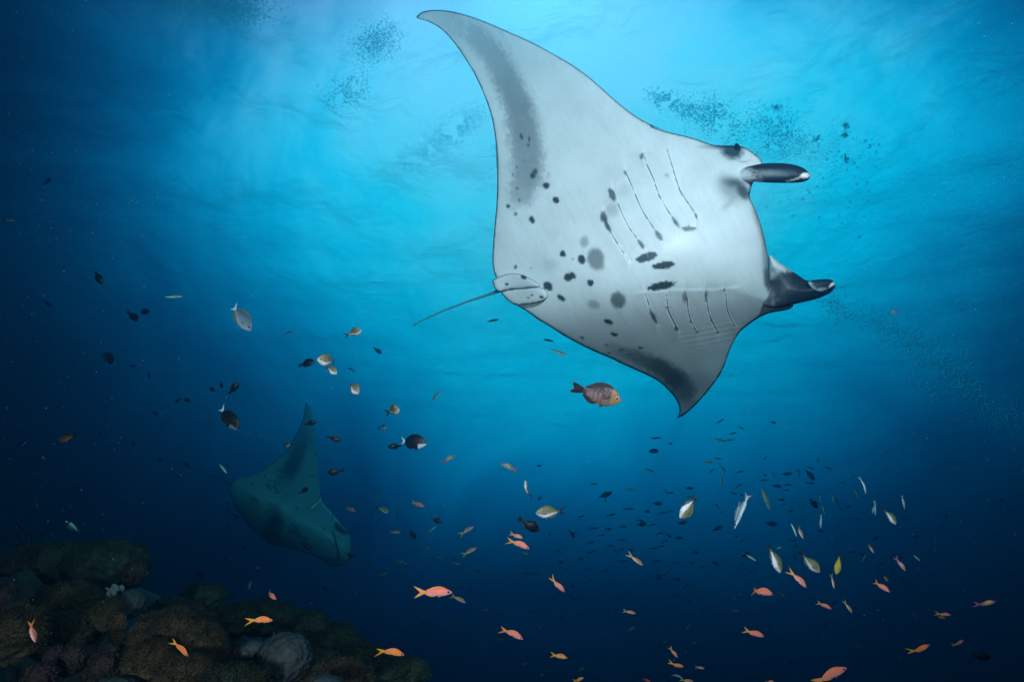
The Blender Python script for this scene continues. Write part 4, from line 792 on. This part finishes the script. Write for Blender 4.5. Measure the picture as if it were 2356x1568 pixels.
H('red', 'B3', 1268, 1562, 1195, 1535, yaw=20, d=2.2, label='red anthias cut by the bottom edge left of the striped fish')
H('red', 'B3', 212, 930, 158, 930, yaw=35, label='small red anthias facing the camera above the rosy diving one')
H('cleaner', 'B3', 1570, 1528, 1448, 1483, d=2.0, bend=-.5, label='slender blue-striped cleaner fish near the bottom edge')
H('pale', 'B3', 1670, 1562, 1540, 1548, d=2.2, label='pale slender fish below the blue-striped one at the bottom edge')
H('pale', 'B3', 1772, 1442, 1678, 1428, d=2.4, label='small white-bellied anthias right of the golden one near the bottom edge')
H('green', 'B4', 1402, 460, 1345, 405, d=2.6, label='bright teal small fish below and right of the pale lone chromis')
H('male', 'B4', 1256, 535, 1172, 425, d=2.2, yaw=20, label='purple-faced grey fish above the round-bodied orange anthias')
H('pale', 'T6', 973, 1402, 918, 1320, d=2.4, label='small rusty anthias diving, right of the yellow chromis')
H('green', 'T6', 130, 1348, 72, 1360, d=2.9, label='teal fish just above the steep diving chromis')
# everything smaller: kind, tile, nose, tail
SMALL = '''damsel T1 475 610 408 560|damsel T1 1380 658 1262 657|damsel T1 1272 748 1172 652|damsel T1 1250 1155 1195 1155|damsel T1 1372 1268 1362 1203|damsel T1 1610 1495 1668 1452|damsel T1 1685 1460 1762 1485|damsel T0 300 1048 256 1084|wrasse T0 90 1300 -5 1285
wrasse T2 342 832 256 875|damsel T2 1152 1042 1083 988|wrasse T2 918 1218 838 1167|wrasse T2 1700 1385 1610 1480|wrasse T2 2235 728 2128 748|wrasse T2 2740 930 2632 915|wrasse T2 2860 1060 2715 1010
wrasse T4 570 545 541 470|wrasse T4 560 683 480 710|damsel T4 484 805 400 852|wrasse T4 602 903 510 988|wrasse T4 704 1108 705 1042|wrasse T4 1138 907 1085 828|wrasse T4 1072 1072 1068 1018|wrasse T4 1288 1092 1306 1042|wrasse T4 1069 1198 1071 1146|green T4 1657 1155 1583 1210|pale T4 1604 1378 1535 1338|pale T4 1712 1457 1638 1422|pale T4 1882 1515 1796 1482|pale T4 1367 1488 1283 1475|damsel T4 882 1303 840 1306|damsel T4 727 1372 670 1360|wrasse T4 565 1398 597 1333|damsel T4 502 1365 418 1312|damsel T4 1162 1447 1132 1424|damsel T4 458 1420 420 1412|wrasse T4 1838 1480 1808 1430|wrasse T4 1010 1525 1045 1475
damsel T3 1450 138 1400 96|damsel T3 937 322 905 285|damsel T3 1242 418 1203 375|damsel T3 1492 555 1432 546|damsel T3 1688 572 1748 612|damsel T3 1662 707 1610 688|damsel T3 2048 965 2042 935|damsel T3 2100 950 2068 948|damsel T3 2092 1030 2082 990|damsel T3 2192 1080 2130 1045|chromis T3 2080 1140 2130 1135|damsel T3 2112 1168 2088 1150|damsel T3 1417 910 1410 875|damsel T3 1862 1125 1838 1122|damsel T3 2165 1325 2168 1290|damsel T3 2252 1382 2232 1325|damsel T3 2270 1498 2235 1490|damsel T3 115 515 78 525|damsel T3 168 1180 160 1130|damsel T3 372 1245 435 1215|damsel T3 488 1285 455 1262|damsel T3 95 1330 78 1290|damsel T3 2152 770 2122 760
damsel B1 1882 595 1788 568|red B1 1400 925 1455 935|golden B1 1565 1385 1490 1345|damsel B1 2140 790 2095 755
dim B2 1449 680 1383 694|anthias B2 1203 570 1118 592|yellow B2 932 738 888 782|damsel B2 652 738 608 678|damsel B2 595 682 545 678|damsel B2 520 752 480 742|damsel B2 782 725 752 718|school B2 1910 708 1842 692|school B2 1998 710 1938 722|dim B2 2152 908 2062 906|dim B2 2284 912 2228 916|damsel B2 1555 1030 1508 1000|school B2 1438 992 1395 988|dim B2 1908 1030 1842 1012|dim B2 1938 1108 1878 1100|school B2 1618 1112 1585 1106|dim B2 2290 1182 2202 1163|school B2 2180 1132 2150 1128|school B2 1318 1172 1258 1160|dim B2 1620 1212 1580 1208|school B2 2078 550 2002 553|school B2 2332 592 2272 590|school B2 2352 822 2315 820|silver B2 1992 1448 1965 1438|silver B2 2212 1455 2182 1442|silver B2 1855 1524 1835 1516|school B2 1120 1130 1098 1090|school B2 1605 1448 1545 1442|school B2 2345 1475 2270 1472
oval T5 1352 465 1236 467|damsel T5 1472 403 1438 388|wrasse T5 1372 343 1280 357|wrasse T5 1952 168 1883 218|wrasse T5 2134 270 2078 243|wrasse T5 2068 297 1998 312|wrasse T5 1972 382 1870 356|wrasse T5 2040 362 1966 368|damsel T5 270 603 222 600|wrasse T5 1310 662 1222 627|wrasse T5 1932 540 1860 533|wrasse T5 1860 568 1752 577|wrasse T5 1860 627 1810 672|wrasse T5 1967 662 1903 583|wrasse T5 1922 792 1918 680|school T5 2134 648 2060 668|wrasse T5 2127 760 2050 808|school T5 2072 867 2002 843|damsel T5 2127 873 2092 868|damsel T5 240 918 272 875|school T5 787 770 708 765|oval T5 918 845 796 893|wrasse T5 855 945 862 895|wrasse T5 1140 825 1042 822|oval T5 1667 808 1588 808|school T5 1490 850 1405 850|school T5 1432 838 1378 818|wrasse T5 1668 886 1588 888|oval T5 1382 949 1288 948|school T5 1120 998 1016 996|school T5 954 1040 865 1067|damsel T5 1270 1023 1208 1018|school T5 1418 1026 1336 1045|school T5 1482 1013 1418 1028|school T5 667 1058 595 1080|school T5 218 1113 158 1115|school T5 1322 1136 1236 1153|damsel T5 1237 1135 1142 1140|school T5 1217 1112 1133 1097|school T5 1060 1160 970 1155|damsel T5 918 1178 862 1188|wrasse T5 858 1208 866 1152|school T5 800 1176 698 1174|oval T5 1612 1108 1520 1142|oval T5 1937 1157 1838 1193|school T5 607 1214 553 1214|damsel T5 577 1258 528 1198|school T5 857 1238 783 1244|school T5 1395 1213 1313 1232|damsel T5 1462 1262 1420 1225|oval T5 1574 1263 1488 1260|school T5 1050 1292 980 1277|school T5 1440 1288 1370 1303|school T5 762 1296 678 1318|school T5 935 1330 866 1342|school T5 1412 1333 1332 1348|school T5 1340 1362 1255 1360|school T5 1037 1356 978 1388|oval T5 1112 1392 1060 1352|wrasse T5 970 1417 933 1362|school T5 770 1376 682 1412|school T5 458 1400 390 1372|pale T5 158 1417 80 1388|oval T5 2078 1262 2044 1240|school T5 2137 1283 2080 1277|damsel T5 1718 1397 1662 1397|oval T5 657 1452 596 1452|damsel T5 474 1488 416 1487|school T5 1064 1468 974 1488|school T5 1360 1472 1288 1476|school T5 1550 1484 1478 1492|oval T5 1682 1512 1633 1483|oval T5 1777 1526 1718 1524|damsel T5 1897 1508 1840 1483|school T5 2292 1418 2233 1427|wrasse T5 2084 1422 2070 1382|damsel T5 2132 1492 2096 1503|damsel T5 2262 1493 2232 1488|wrasse T5 2345 512 2312 550|damsel T5 2337 702 2312 672|wrasse T5 2362 733 2278 737|wrasse T5 1907 1000 1856 938|school T5 1942 1028 1898 1025
damsel T6 74 214 30 195|school T6 66 702 38 658|oval T6 222 672 128 682|school T6 307 644 246 650|wrasse T6 291 712 290 653|wrasse T6 432 637 368 608|oval T6 425 732 354 638|wrasse T6 592 637 520 610|school T6 432 766 338 756|oval T6 123 790 40 785|school T6 220 775 133 776|school T6 197 826 128 826|school T6 720 763 658 757|wrasse T6 836 902 788 798|damsel T6 462 555 460 528|oval T6 158 910 90 918|wrasse T6 170 948 118 964|green T6 475 947 477 858|damsel T6 453 987 383 903|green T6 600 947 596 858|wrasse T6 646 952 628 893|school T6 692 1020 653 963|damsel T6 760 977 718 977|wrasse T6 324 1007 322 958|oval T6 228 1025 182 1000|wrasse T6 238 1000 212 970|green T6 523 1052 498 958|oval T6 510 1198 448 1200|oval T6 90 1138 -25 1128|wrasse T6 800 1102 858 1085|school T6 262 1290 193 1286|school T6 272 1328 216 1352|school T6 260 1467 233 1403|school T6 317 1400 263 1400|oval T6 470 1410 430 1410|school T6 802 1383 732 1407|green T6 856 1482 907 1405|school T6 910 1410 845 1415|school T6 1067 1505 1003 1494|damsel T6 970 1288 1018 1248|damsel T6 1368 1262 1326 1238|damsel T6 1640 1098 1636 1038|damsel T6 1300 1112 1298 1078|damsel T6 2150 940 2145 890
pale B4 827 587 796 527|damsel B4 1132 572 1166 533|pale B4 160 788 93 733|dim B4 385 963 316 945|dim B4 562 1004 496 997|golden B4 997 1092 932 1063|anthias B4 1480 740 1390 736|dim B4 1367 777 1313 764|pale B4 1492 922 1464 838|pale B4 1364 978 1312 903|dim B4 1262 1333 1162 1364|golden B4 855 1240 772 1231|damsel B4 180 1402 238 1378|oval B4 640 826 578 856|oval B4 820 875 782 905|school B4 325 745 275 738|school B4 232 694 198 686|damsel B4 222 622 200 606|school B4 418 596 382 608|school B4 362 607 328 603|school B4 695 722 648 728|school B4 668 724 630 722|school B4 812 726 785 738|school B4 902 748 880 728|damsel B4 1260 662 1238 622|damsel B4 985 612 965 588|damsel B4 102 806 76 803|school B4 208 852 172 848|school B4 165 920 125 888|damsel B4 546 1050 490 1056|school B4 430 1044 392 1026|school B4 672 1010 640 1014|school B4 752 1050 718 1050|dim B4 856 1046 812 1048|dim B4 828 1066 790 1070|damsel B4 788 1092 760 1086|school B4 1088 1060 1040 1080|damsel B4 1062 972 1030 950|damsel B4 1120 960 1102 938|damsel B4 1212 975 1182 952|damsel B4 800 1000 798 958|damsel B4 688 982 662 966|damsel B4 725 812 712 795|school B4 432 782 400 798|school B4 368 778 345 762|school B4 458 1152 428 1162|school B4 78 1152 42 1150|school B4 278 1240 250 1238|dim B4 588 1240 542 1240|school B4 342 1345 322 1368|dim B4 1425 1100 1402 1068|damsel B4 1168 1120 1132 1138|school B4 30 880 -5 882|school B4 65 558 28 565|school B4 52 598 5 602|school B4 275 895 235 893|dim B4 408 884 380 878|damsel B4 32 1040 2 1052|school B4 320 540 365 530|damsel B4 1145 400 1120 440|damsel B4 1235 405 1220 445|damsel B4 1600 410 1570 412|dim B4 1060 485 1010 482|damsel B4 960 438 955 400|school B4 900 405 845 400|school B4 1025 765 1050 755|dim B4 1035 820 990 822|damsel B4 1335 720 1290 715
dim B3 530 600 448 588|school B3 747 630 683 643|school B3 348 652 298 646|oval B3 532 692 587 678|school B3 182 563 96 572|school B3 247 570 178 582|school B3 727 522 653 540|oval B3 892 540 828 547|school B3 414 815 342 782|school B3 587 815 517 766|oval B3 680 810 617 805|oval B3 472 978 422 958|dim B3 642 962 586 958|wrasse B3 987 878 953 918|wrasse B3 942 923 893 972|dim B3 1137 1063 1038 1110|dim B3 504 1160 448 1150|school B3 177 1168 112 1183|dim B3 152 1393 62 1417|pale B3 667 1433 588 1473|dim B3 1299 1468 1217 1482|dim B3 1717 1198 1622 1218|dim B3 1442 1193 1357 1218|school B3 1172 1172 1122 1173|damsel B3 1248 1160 1226 1158|dim B3 1367 1390 1312 1390|red B3 1437 1528 1372 1537|damsel B3 1628 1518 1572 1532|silver B3 1898 1445 1842 1432|silver B3 2034 1413 1983 1407|pale B3 2094 922 2005 908|dim B3 2237 532 2152 530|dim B3 2092 580 2025 592|dim B3 2174 856 2110 882|dim B3 1762 746 1682 754|school B3 1550 776 1477 766|school B3 1447 553 1393 580|damsel B3 1372 588 1315 596|damsel B3 1382 618 1320 622|damsel B3 1547 628 1488 618|school B3 1642 655 1573 693|oval B3 1845 848 1798 862|school B3 1438 876 1388 888|school B3 1488 858 1450 862|school B3 1572 880 1528 892|school B3 1505 938 1470 948|silver B3 1560 932 1532 930|oval B3 1768 912 1728 908|school B3 1892 872 1868 880|wrasse B3 1582 1098 1643 1025|oval B3 1482 998 1422 998|dim B3 1570 1002 1528 1010|dim B3 1578 1045 1535 1052|school B3 1908 957 1862 962|school B3 1908 745 1875 748|school B3 2000 715 1958 730|oval B3 1647 824 1598 832|school B3 1648 722 1620 742|dim B3 2314 905 2275 910|dim B3 2362 885 2330 890|school B3 2200 812 2165 820|damsel B3 2168 1010 2140 1008|dim B3 2315 1363 2262 1362|dim B3 2160 1390 2118 1388|damsel B3 1978 1355 1945 1368|damsel B3 2225 1530 2165 1522|damsel B3 1165 1532 1135 1528|dim B3 1215 1110 1178 1108|school B3 60 1478 20 1482|school B3 150 1525 120 1520|school B3 18 820 -12 822|school B3 745 1245 705 1248|dim B3 420 1452 380 1455|damsel B3 820 1550 770 1550|school B3 2010 1510 1975 1512|silver B3 290 1492 270 1488|damsel B3 330 205 365 215'''
for row in SMALL.replace('\n', '|').split('|'):
    k, t, a, b, c, d_ = row.split(); put_fish(k, t, *map(float, (a, b, c, d_)))
# labels for the small ones: their look, their heading and the neighbour that places them
LOOK = {'anthias': 'dim orange anthias', 'golden': 'dull gold anthias', 'pale': 'white-bellied brown anthias', 'dim': 'dim anthias', 'school': 'slender dark schooling fish', 'chromis': 'faint chromis', 'yellow': 'yellowish fish', 'damsel': 'dark damselfish', 'oval': 'dark oval fish', 'wrasse': 'thin shadowy fish', 'green': 'thin pale green fish', 'silver': 'tiny silvery sliver of a fish', 'red': 'dull red fish'}
MARKS = [('the tail tip of the big manta', 950, 747), ('the wingtip of the distant manta', 706, 925), ('the tail of the distant manta', 480, 1090), ('the distant manta', 650, 1150), ('the big manta', 1500, 900), ('the reef top', 200, 1240), ('the largest boulder', 655, 1500),
         ('the scaly damselfish', 1360, 893), ('the grey-blue surgeonfish', 553, 732), ('the white-chinned surgeonfish', 955, 1014), ('the largest silver chromis', 1262, 1177), ('the jet black damselfish', 1220, 1211), ('the largest orange anthias', 997, 1355), ('the golden-backed chromis', 1583, 1165), ('the long bright silver fish', 1700, 1185),
         ('the steep diving chromis', 1785, 1285), ('the bright-eyed chromis', 1865, 1298), ('the yellow chromis', 1927, 1298), ('the pale lone chromis', 2048, 1188), ('the purple-headed anthias', 2268, 1385), ('the round-bodied anthias', 2027, 1348), ('the second largest anthias', 1752, 1358), ('the big rising anthias', 1912, 1550), ('the rosy diving anthias', 1178, 1454),
         ('the salmon anthias', 1734, 1453), ('the copper anthias', 1447, 1406), ('the golden bottom anthias', 1555, 1529), ('the small golden anthias', 1286, 1507), ('the orange diving anthias', 1283, 1345), ('the brown-backed anthias', 1463, 1288), ('the dusky brown damselfish', 155, 1005), ('the white-tailed surgeonfish', 525, 958), ('the yellow-browed chromis', 755, 830),
         ('the belly-on chromis', 1210, 1120), ('the needle-thin silver fish', 1888, 1200), ('the bubble cloud on the right', 2240, 880), ('the lower right rising anthias', 2117, 1490)]
def dir8(dx, dy):
    a = math.degrees(math.atan2(-dy, dx)) % 360; return ['right of', 'above and right of', 'above', 'above and left of', 'left of', 'below and left of', 'below', 'below and right of'][int((a+22.5)//45) % 8]
def heading(fw):
    a = math.degrees(math.atan2(-fw[1], fw[0])) % 360; return ['facing right', 'rising right', 'pointing up', 'rising left', 'facing left', 'diving left', 'pointing down', 'diving right'][int((a+22.5)//45) % 8]
used = {f['label'] for f in FISH if f['label']}
ORD = ['', 'second nearest ', 'third nearest ', 'fourth nearest ', 'fifth nearest ']
for f in sorted([f for f in FISH if not f['label']], key=lambda f: -f['ln']):
    size = '' if f['ln'] > 20 else 'small ' if f['ln'] > 13 else 'tiny '; base = LOOK[f['kind']]
    if base.startswith('tiny') or base.startswith('faint'): size = ''
    near = sorted(MARKS, key=lambda m: math.hypot(f['c'][0]-m[1], f['c'][1]-m[2]))[:9]; done = False
    for m_ in near:
        dd = math.hypot(f['c'][0]-m_[1], f['c'][1]-m_[2]); how = 'just ' if dd < 60 else '' if dd < 150 else 'well '
        lb = f"{size}{base} {heading(f['fw'])} {how}{dir8(f['c'][0]-m_[1], f['c'][1]-m_[2])} {m_[0]}"
        if lb not in used and len(lb.split()) <= 16: done = True; break
    if not done:
        # nearest other fish with its own words
        for g in sorted([g for g in FISH if g['label'] and g is not f and len(g['label'].split()) <= 7], key=lambda g: math.hypot(*(g['c']-f['c']))):
            pass
        lb = f"{size}{base} {heading(f['fw'])} in the dark school beyond {near[0][0]}"
    used.add(lb); f['label'] = lb
GRP = {'damselfish': 'dark damselfish scattered through the water', 'oval_fish': 'dark oval fish in the far school', 'schooling_fish': 'slender dark fish of the far school', 'anthias_fish': 'anthias scattered over the reef', 'chromis_fish': 'chromis in open water', 'wrasse_fish': 'thin fish in open water', 'silver_fish': 'silver fish in the school', 'surgeonfish': 'surgeonfish left of the big manta', 'red_fish': 'red fish low over the reef', 'soldierfish': 'soldierfish among the corals', 'reef_fish': 'fish close to the reef'}
for f in FISH:
    nm = f['o'].name.split('.')[0]; tag(f['o'], f['label'], 'fish', GRP[nm])

# ---------------------------------------------------------------- bubbles
def ico():
    import bmesh
    bm = bmesh.new(); bmesh.ops.create_icosphere(bm, subdivisions=2, radius=1); v = np.array([tuple(x.co) for x in bm.verts]); f = np.array([[x.index for x in q.verts] for q in bm.faces]); bm.free(); return v, f
IV, IF = ico()
import bmesh
_b = bmesh.new(); bmesh.ops.create_icosphere(_b, subdivisions=1, radius=1); JV = np.array([tuple(x.co) for x in _b.verts]); JF = np.array([[x.index for x in q.verts] for q in _b.faces]); _b.free()
bub = bpy.data.materials.new('air_bubble'); bub.use_nodes = True; t = bub.node_tree; t.nodes.clear(); g = t.nodes.new('ShaderNodeBsdfGlass'); g.inputs['IOR'].default_value = .78; g.inputs['Roughness'].default_value = 0; g.inputs['Color'].default_value = (.80, .95, 1, 1)
ou = t.nodes.new('ShaderNodeOutputMaterial'); tb = t.nodes.new('ShaderNodeBsdfTransparent'); tb.inputs[0].default_value = (.72, .97, .97, 1); mb = t.nodes.new('ShaderNodeMixShader'); mb.inputs[0].default_value = .55; t.links.new(g.outputs[0], mb.inputs[1]); t.links.new(tb.outputs[0], mb.inputs[2]); t.links.new(mb.outputs[0], ou.inputs[0])
def cloud(name, pts, rad, m, V0, F0, seed, squash=.35):
    r_ = np.random.RandomState(seed); n = len(pts); k = len(V0); A = r_.normal(size=(n, 3)); A /= np.linalg.norm(A, axis=1)[:, None]; fl = 1-squash*r_.rand(n)
    V = np.repeat(V0[None], n, 0); dp = np.einsum('nkj,nj->nk', V, A); V = V-dp[:, :, None]*A[:, None, :]*(1-fl)[:, None, None]; V = V*rad[:, None, None]+pts[:, None, :]
    Fc = (F0[None]+np.arange(n)[:, None, None]*k).reshape(-1, 3); V = V.reshape(-1, 3)
    me = bpy.data.meshes.new(name); me.vertices.add(len(V)); me.vertices.foreach_set('co', V.astype(np.float32).ravel()); me.loops.add(len(Fc)*3); me.loops.foreach_set('vertex_index', Fc.ravel().astype(np.int32)); me.polygons.add(len(Fc))
    me.polygons.foreach_set('loop_start', (np.arange(len(Fc))*3).astype(np.int32)); me.update(calc_edges=True); me.polygons.foreach_set('use_smooth', [True]*len(Fc)); me.materials.append(m)
    ob = bpy.data.objects.new(name, me); S.collection.objects.link(ob); return ob
def plume(cl, d, seed, rmin, rmax, T, s):
    r_ = np.random.RandomState(seed); PX, PY, DD = [], [], []
    for cx, cy, sx, sy, n, rot in cl:
        n = int(n*2.4)
        a = r_.normal(size=n)*sx*.8; b = r_.normal(size=n)*sy*.8; c_, s_ = math.cos(math.radians(rot)), math.sin(math.radians(rot)); x = cx+a*c_-b*s_; y = cy+a*s_+b*c_
        keep = fbm(x*.012+seed, y*.012) > .34; x = x[keep]; y = y[keep]
        px, py = T(x, y); PX.append(px); PY.append(py)
    PX = np.concatenate(PX); PY = np.concatenate(PY); DD = d+r_.normal(size=len(PX))*.25; pts = Pn(PX, PY, DD); rad = rmin+(rmax-rmin)*r_.rand(len(PX))**3.0
    return pts, rad*DD/F
z7 = lambda x, y: (x*.2348+1472.4, y*.2348+184); z8 = lambda x, y: (x*.2348+1840.5, y*.2348+644.2); z6 = lambda x, y: (x*.3913, y*.3913); z0 = z1
p_, r_ = plume([(250, 200, 110, 60, 420, 20), (480, 290, 110, 60, 240, 20), (720, 330, 130, 110, 520, 10), (850, 470, 150, 90, 300, 20), (600, 420, 260, 80, 200, 25), (1350, 500, 130, 140, 560, 10), (1180, 400, 120, 100, 160, 0), (1540, 590, 190, 70, 210, 25), (1350, 700, 170, 60, 130, 10), (1300, 290, 130, 80, 90, 0), (1900, 800, 260, 200, 110, 30), (2150, 720, 220, 160, 60, 30), (1500, 1100, 250, 100, 30, 0)], 4.2, 3, .55, 2.4, z7, 1)
tag(cloud('bubble_plume', p_, r_, bub, JV, JF, 1), kind='stuff')
p_, r_ = plume([(350, 250, 190, 80, 420, 35), (750, 430, 200, 100, 330, 40), (1100, 650, 260, 110, 560, 38), (1450, 850, 240, 110, 640, 42), (1700, 1080, 200, 110, 380, 45), (2000, 1320, 150, 130, 240, 50), (1250, 1050, 100, 80, 80, 40), (-250, 1, 60, 100, 70, 40)], 4.6, 7, .7, 2.5, z8, 1)
tag(cloud('bubble_plume', p_, r_, bub, JV, JF, 2), kind='stuff')
p_, r_ = plume([(1150, 40, 180, 50, 1100, 0), (1400, 60, 130, 60, 1200, 0), (1200, 130, 220, 50, 300, 0), (2210, 250, 100, 70, 700, -35), (2050, 540, 80, 60, 350, -30)], 5.2, 9, .8, 2.1, z6, 1)
tag(cloud('bubble_plume', p_, r_, bub, JV, JF, 3), kind='stuff')
p_, r_ = plume([(300, 1230, 240, 90, 900, -30), (520, 1050, 180, 80, 800, -30), (60, 1350, 150, 60, 300, -20)], 5.4, 12, .6, 1.3, z0, 1)
tag(cloud('bubble_plume', p_, r_, bub, JV, JF, 4), kind='stuff')
# bubble clumps and the biggest single bubbles
brnd = np.random.RandomState(3)
for lb, cx, cy, sx, sy, n in (('cluster of silvery bubbles, upper of two right of the bubble cloud', 2015, 455, 26, 24, 26), ('cluster of silvery bubbles just below the upper cluster', 2000, 540, 34, 24, 26), ('round cluster of silvery bubbles nearest the tip of the upper head fin', 2012, 765, 26, 26, 30), ('knot of large bubbles at the right end of the bubble cloud', 1735, 580, 34, 22, 18), ('knot of large bubbles behind the largest cloud, near its upper right', 1340, 260, 30, 20, 16)):
    a = brnd.normal(size=n)*sx*.6; b = brnd.normal(size=n)*sy*.6; px, py = z7(cx+a, cy+b); dd = 4+brnd.normal(size=n)*.03
    root = empty('bubble_cluster', P(*z7(cx, cy), 4.0)); tag(root, lb, 'bubbles', 'bubble clusters right of the big manta')
    oo = cloud('bubble', Pn(px, py, dd)-np.array(root.location), (1.4+2.2*brnd.rand(n))*dd/F, bub, IV, IF, int(cx)); oo.parent = root; oo['kind'] = 'stuff'
me_b = bpy.data.meshes.new('bubble'); me_b.from_pydata([tuple(v) for v in IV], [], [tuple(int(i) for i in f) for f in IF]); me_b.polygons.foreach_set('use_smooth', [True]*len(me_b.polygons)); me_b.materials.append(bub)
BL = []
for x, y, r in [(1498, 1330, 3.0), (1754, 1345, 3.0), (1977, 1403, 2.6), (2148, 1532, 3.6), (2192, 1334, 2.6), (1735, 1042, 2.8), (1660, 1105, 3.0), (1590, 1168, 3), (1642, 1078, 2.6), (2118, 1022, 3), (2097, 818, 3.4), (2202, 598, 3.8), (2245, 650, 4.4), (2312, 704, 2.8), (2338, 636, 3), (1830, 778, 3.6), (2055, 1193, 2.6), (1813, 1185, 2.4), (1244, 1248, 2.6), (2230, 1185, 2.8), (1693, 1207, 2.2), (2236, 1090, 2.4), (1245, 650, 4.6), (1795, 962, 2.6), (2222, 1002, 2.8), (1951, 1326, 2.2), (2038, 1246, 2.2), (1466, 1080, 2.2), (1950, 700, 2.6), (2128, 857, 2.8)]:
    ob = bpy.data.objects.new('bubble', me_b); S.collection.objects.link(ob); ob.location = P(*z7(x, y), 3.9); ob.scale = (r*3.9/F*1.05,)*3
    BL.append((ob, x, y, r))
_marks = [('the upper head fin tip', 1660, 940), ('the round bubble cluster', 2012, 765), ('the upper bubble clusters', 2008, 500), ('the mouth of the big manta', 1130, 1250), ('the lower head fin', 1750, 1900), ('the right end of the bubble cloud', 1730, 580), ('the jellyfish', 2480, 2270)]
_u = {}
for ob, x, y, r in BL:
    for nm_, mx_, my_ in sorted(_marks, key=lambda m: math.hypot(x-m[1], y-m[2])):
        dd = math.hypot(x-mx_, y-my_); lb = f"{'large' if r >= 3.4 else 'mid-sized' if r >= 2.8 else 'small'} round air bubble {'close ' if dd < 170 else '' if dd < 420 else 'far '}{dir8(x-mx_, y-my_)} {nm_}"
        if lb not in _u: break
    _u[lb] = 1; tag(ob, lb, 'bubble', 'single bubbles right of the big manta')
# small jelly drifting at the right
c = P(2055, 718, 4.2); root = empty('jellyfish', c); tag(root, 'small translucent blue jellyfish drifting right of the lower head fin', 'jellyfish')
jm = bpy.data.materials.new('jelly'); jm.use_nodes = True; t = jm.node_tree; b = t.nodes['Principled BSDF']; b.inputs['Base Color'].default_value = (.25, .6, .8, 1); b.inputs['Roughness'].default_value = .2; b.inputs['Alpha'].default_value = .45
V = []; ax1 = (RM @ Vector((.85, .55, 0))).normalized(); ax2 = (RM @ Vector((-.55, .85, 0))).normalized(); ax3 = RM @ Vector((0, 0, 1))
for j in range(13):
    th = math.pi*j/12
    for i in range(20):
        ph = 2*math.pi*i/20; k = 1+.08*math.cos(ph*5); V.append(ax1*(.036*math.cos(th))+ax2*(.024*math.sin(th)*math.cos(ph)*k)+ax3*(.024*math.sin(th)*math.sin(ph)*k))
mesh_obj('bell', V, [(j*20+i, j*20+(i+1) % 20, (j+1)*20+(i+1) % 20, (j+1)*20+i) for j in range(12) for i in range(20)], jm, root)
for a in (-.4, 0, .4): tube([ax1*.026+ax2*a*.03, ax1*.038+ax2*a*.045, ax1*.048+ax2*a*.04-Vector((0, 0, .004))], [.004, .003, .0015], jm, 'arm', root, seg=6)
# ---------------------------------------------------------------- drifting plankton caught by the strobes
sr = np.random.RandomState(21); n = 3200
px = np.concatenate([sr.rand(n//2)*2356, sr.beta(1.1, 3, n//4)*700, 2356-sr.beta(1.1, 3, n//4)*600]); py = sr.rand(len(px))*1568; dd = 1.1+3.6*sr.rand(len(px))**1.3
keep = ~((px > 1100) & (px < 1880) & (py < 800)) | (sr.rand(len(px)) < .1); px, py, dd = px[keep], py[keep], dd[keep]
rad = (.35+.65*sr.rand(len(px))**4)*1.15*dd/F
sm_m = mat('plankton', (.20, .27, .28), .6)
tag(cloud('marine_snow', Pn(px, py, dd), rad, sm_m, JV, JF, 8, .5), kind='stuff')
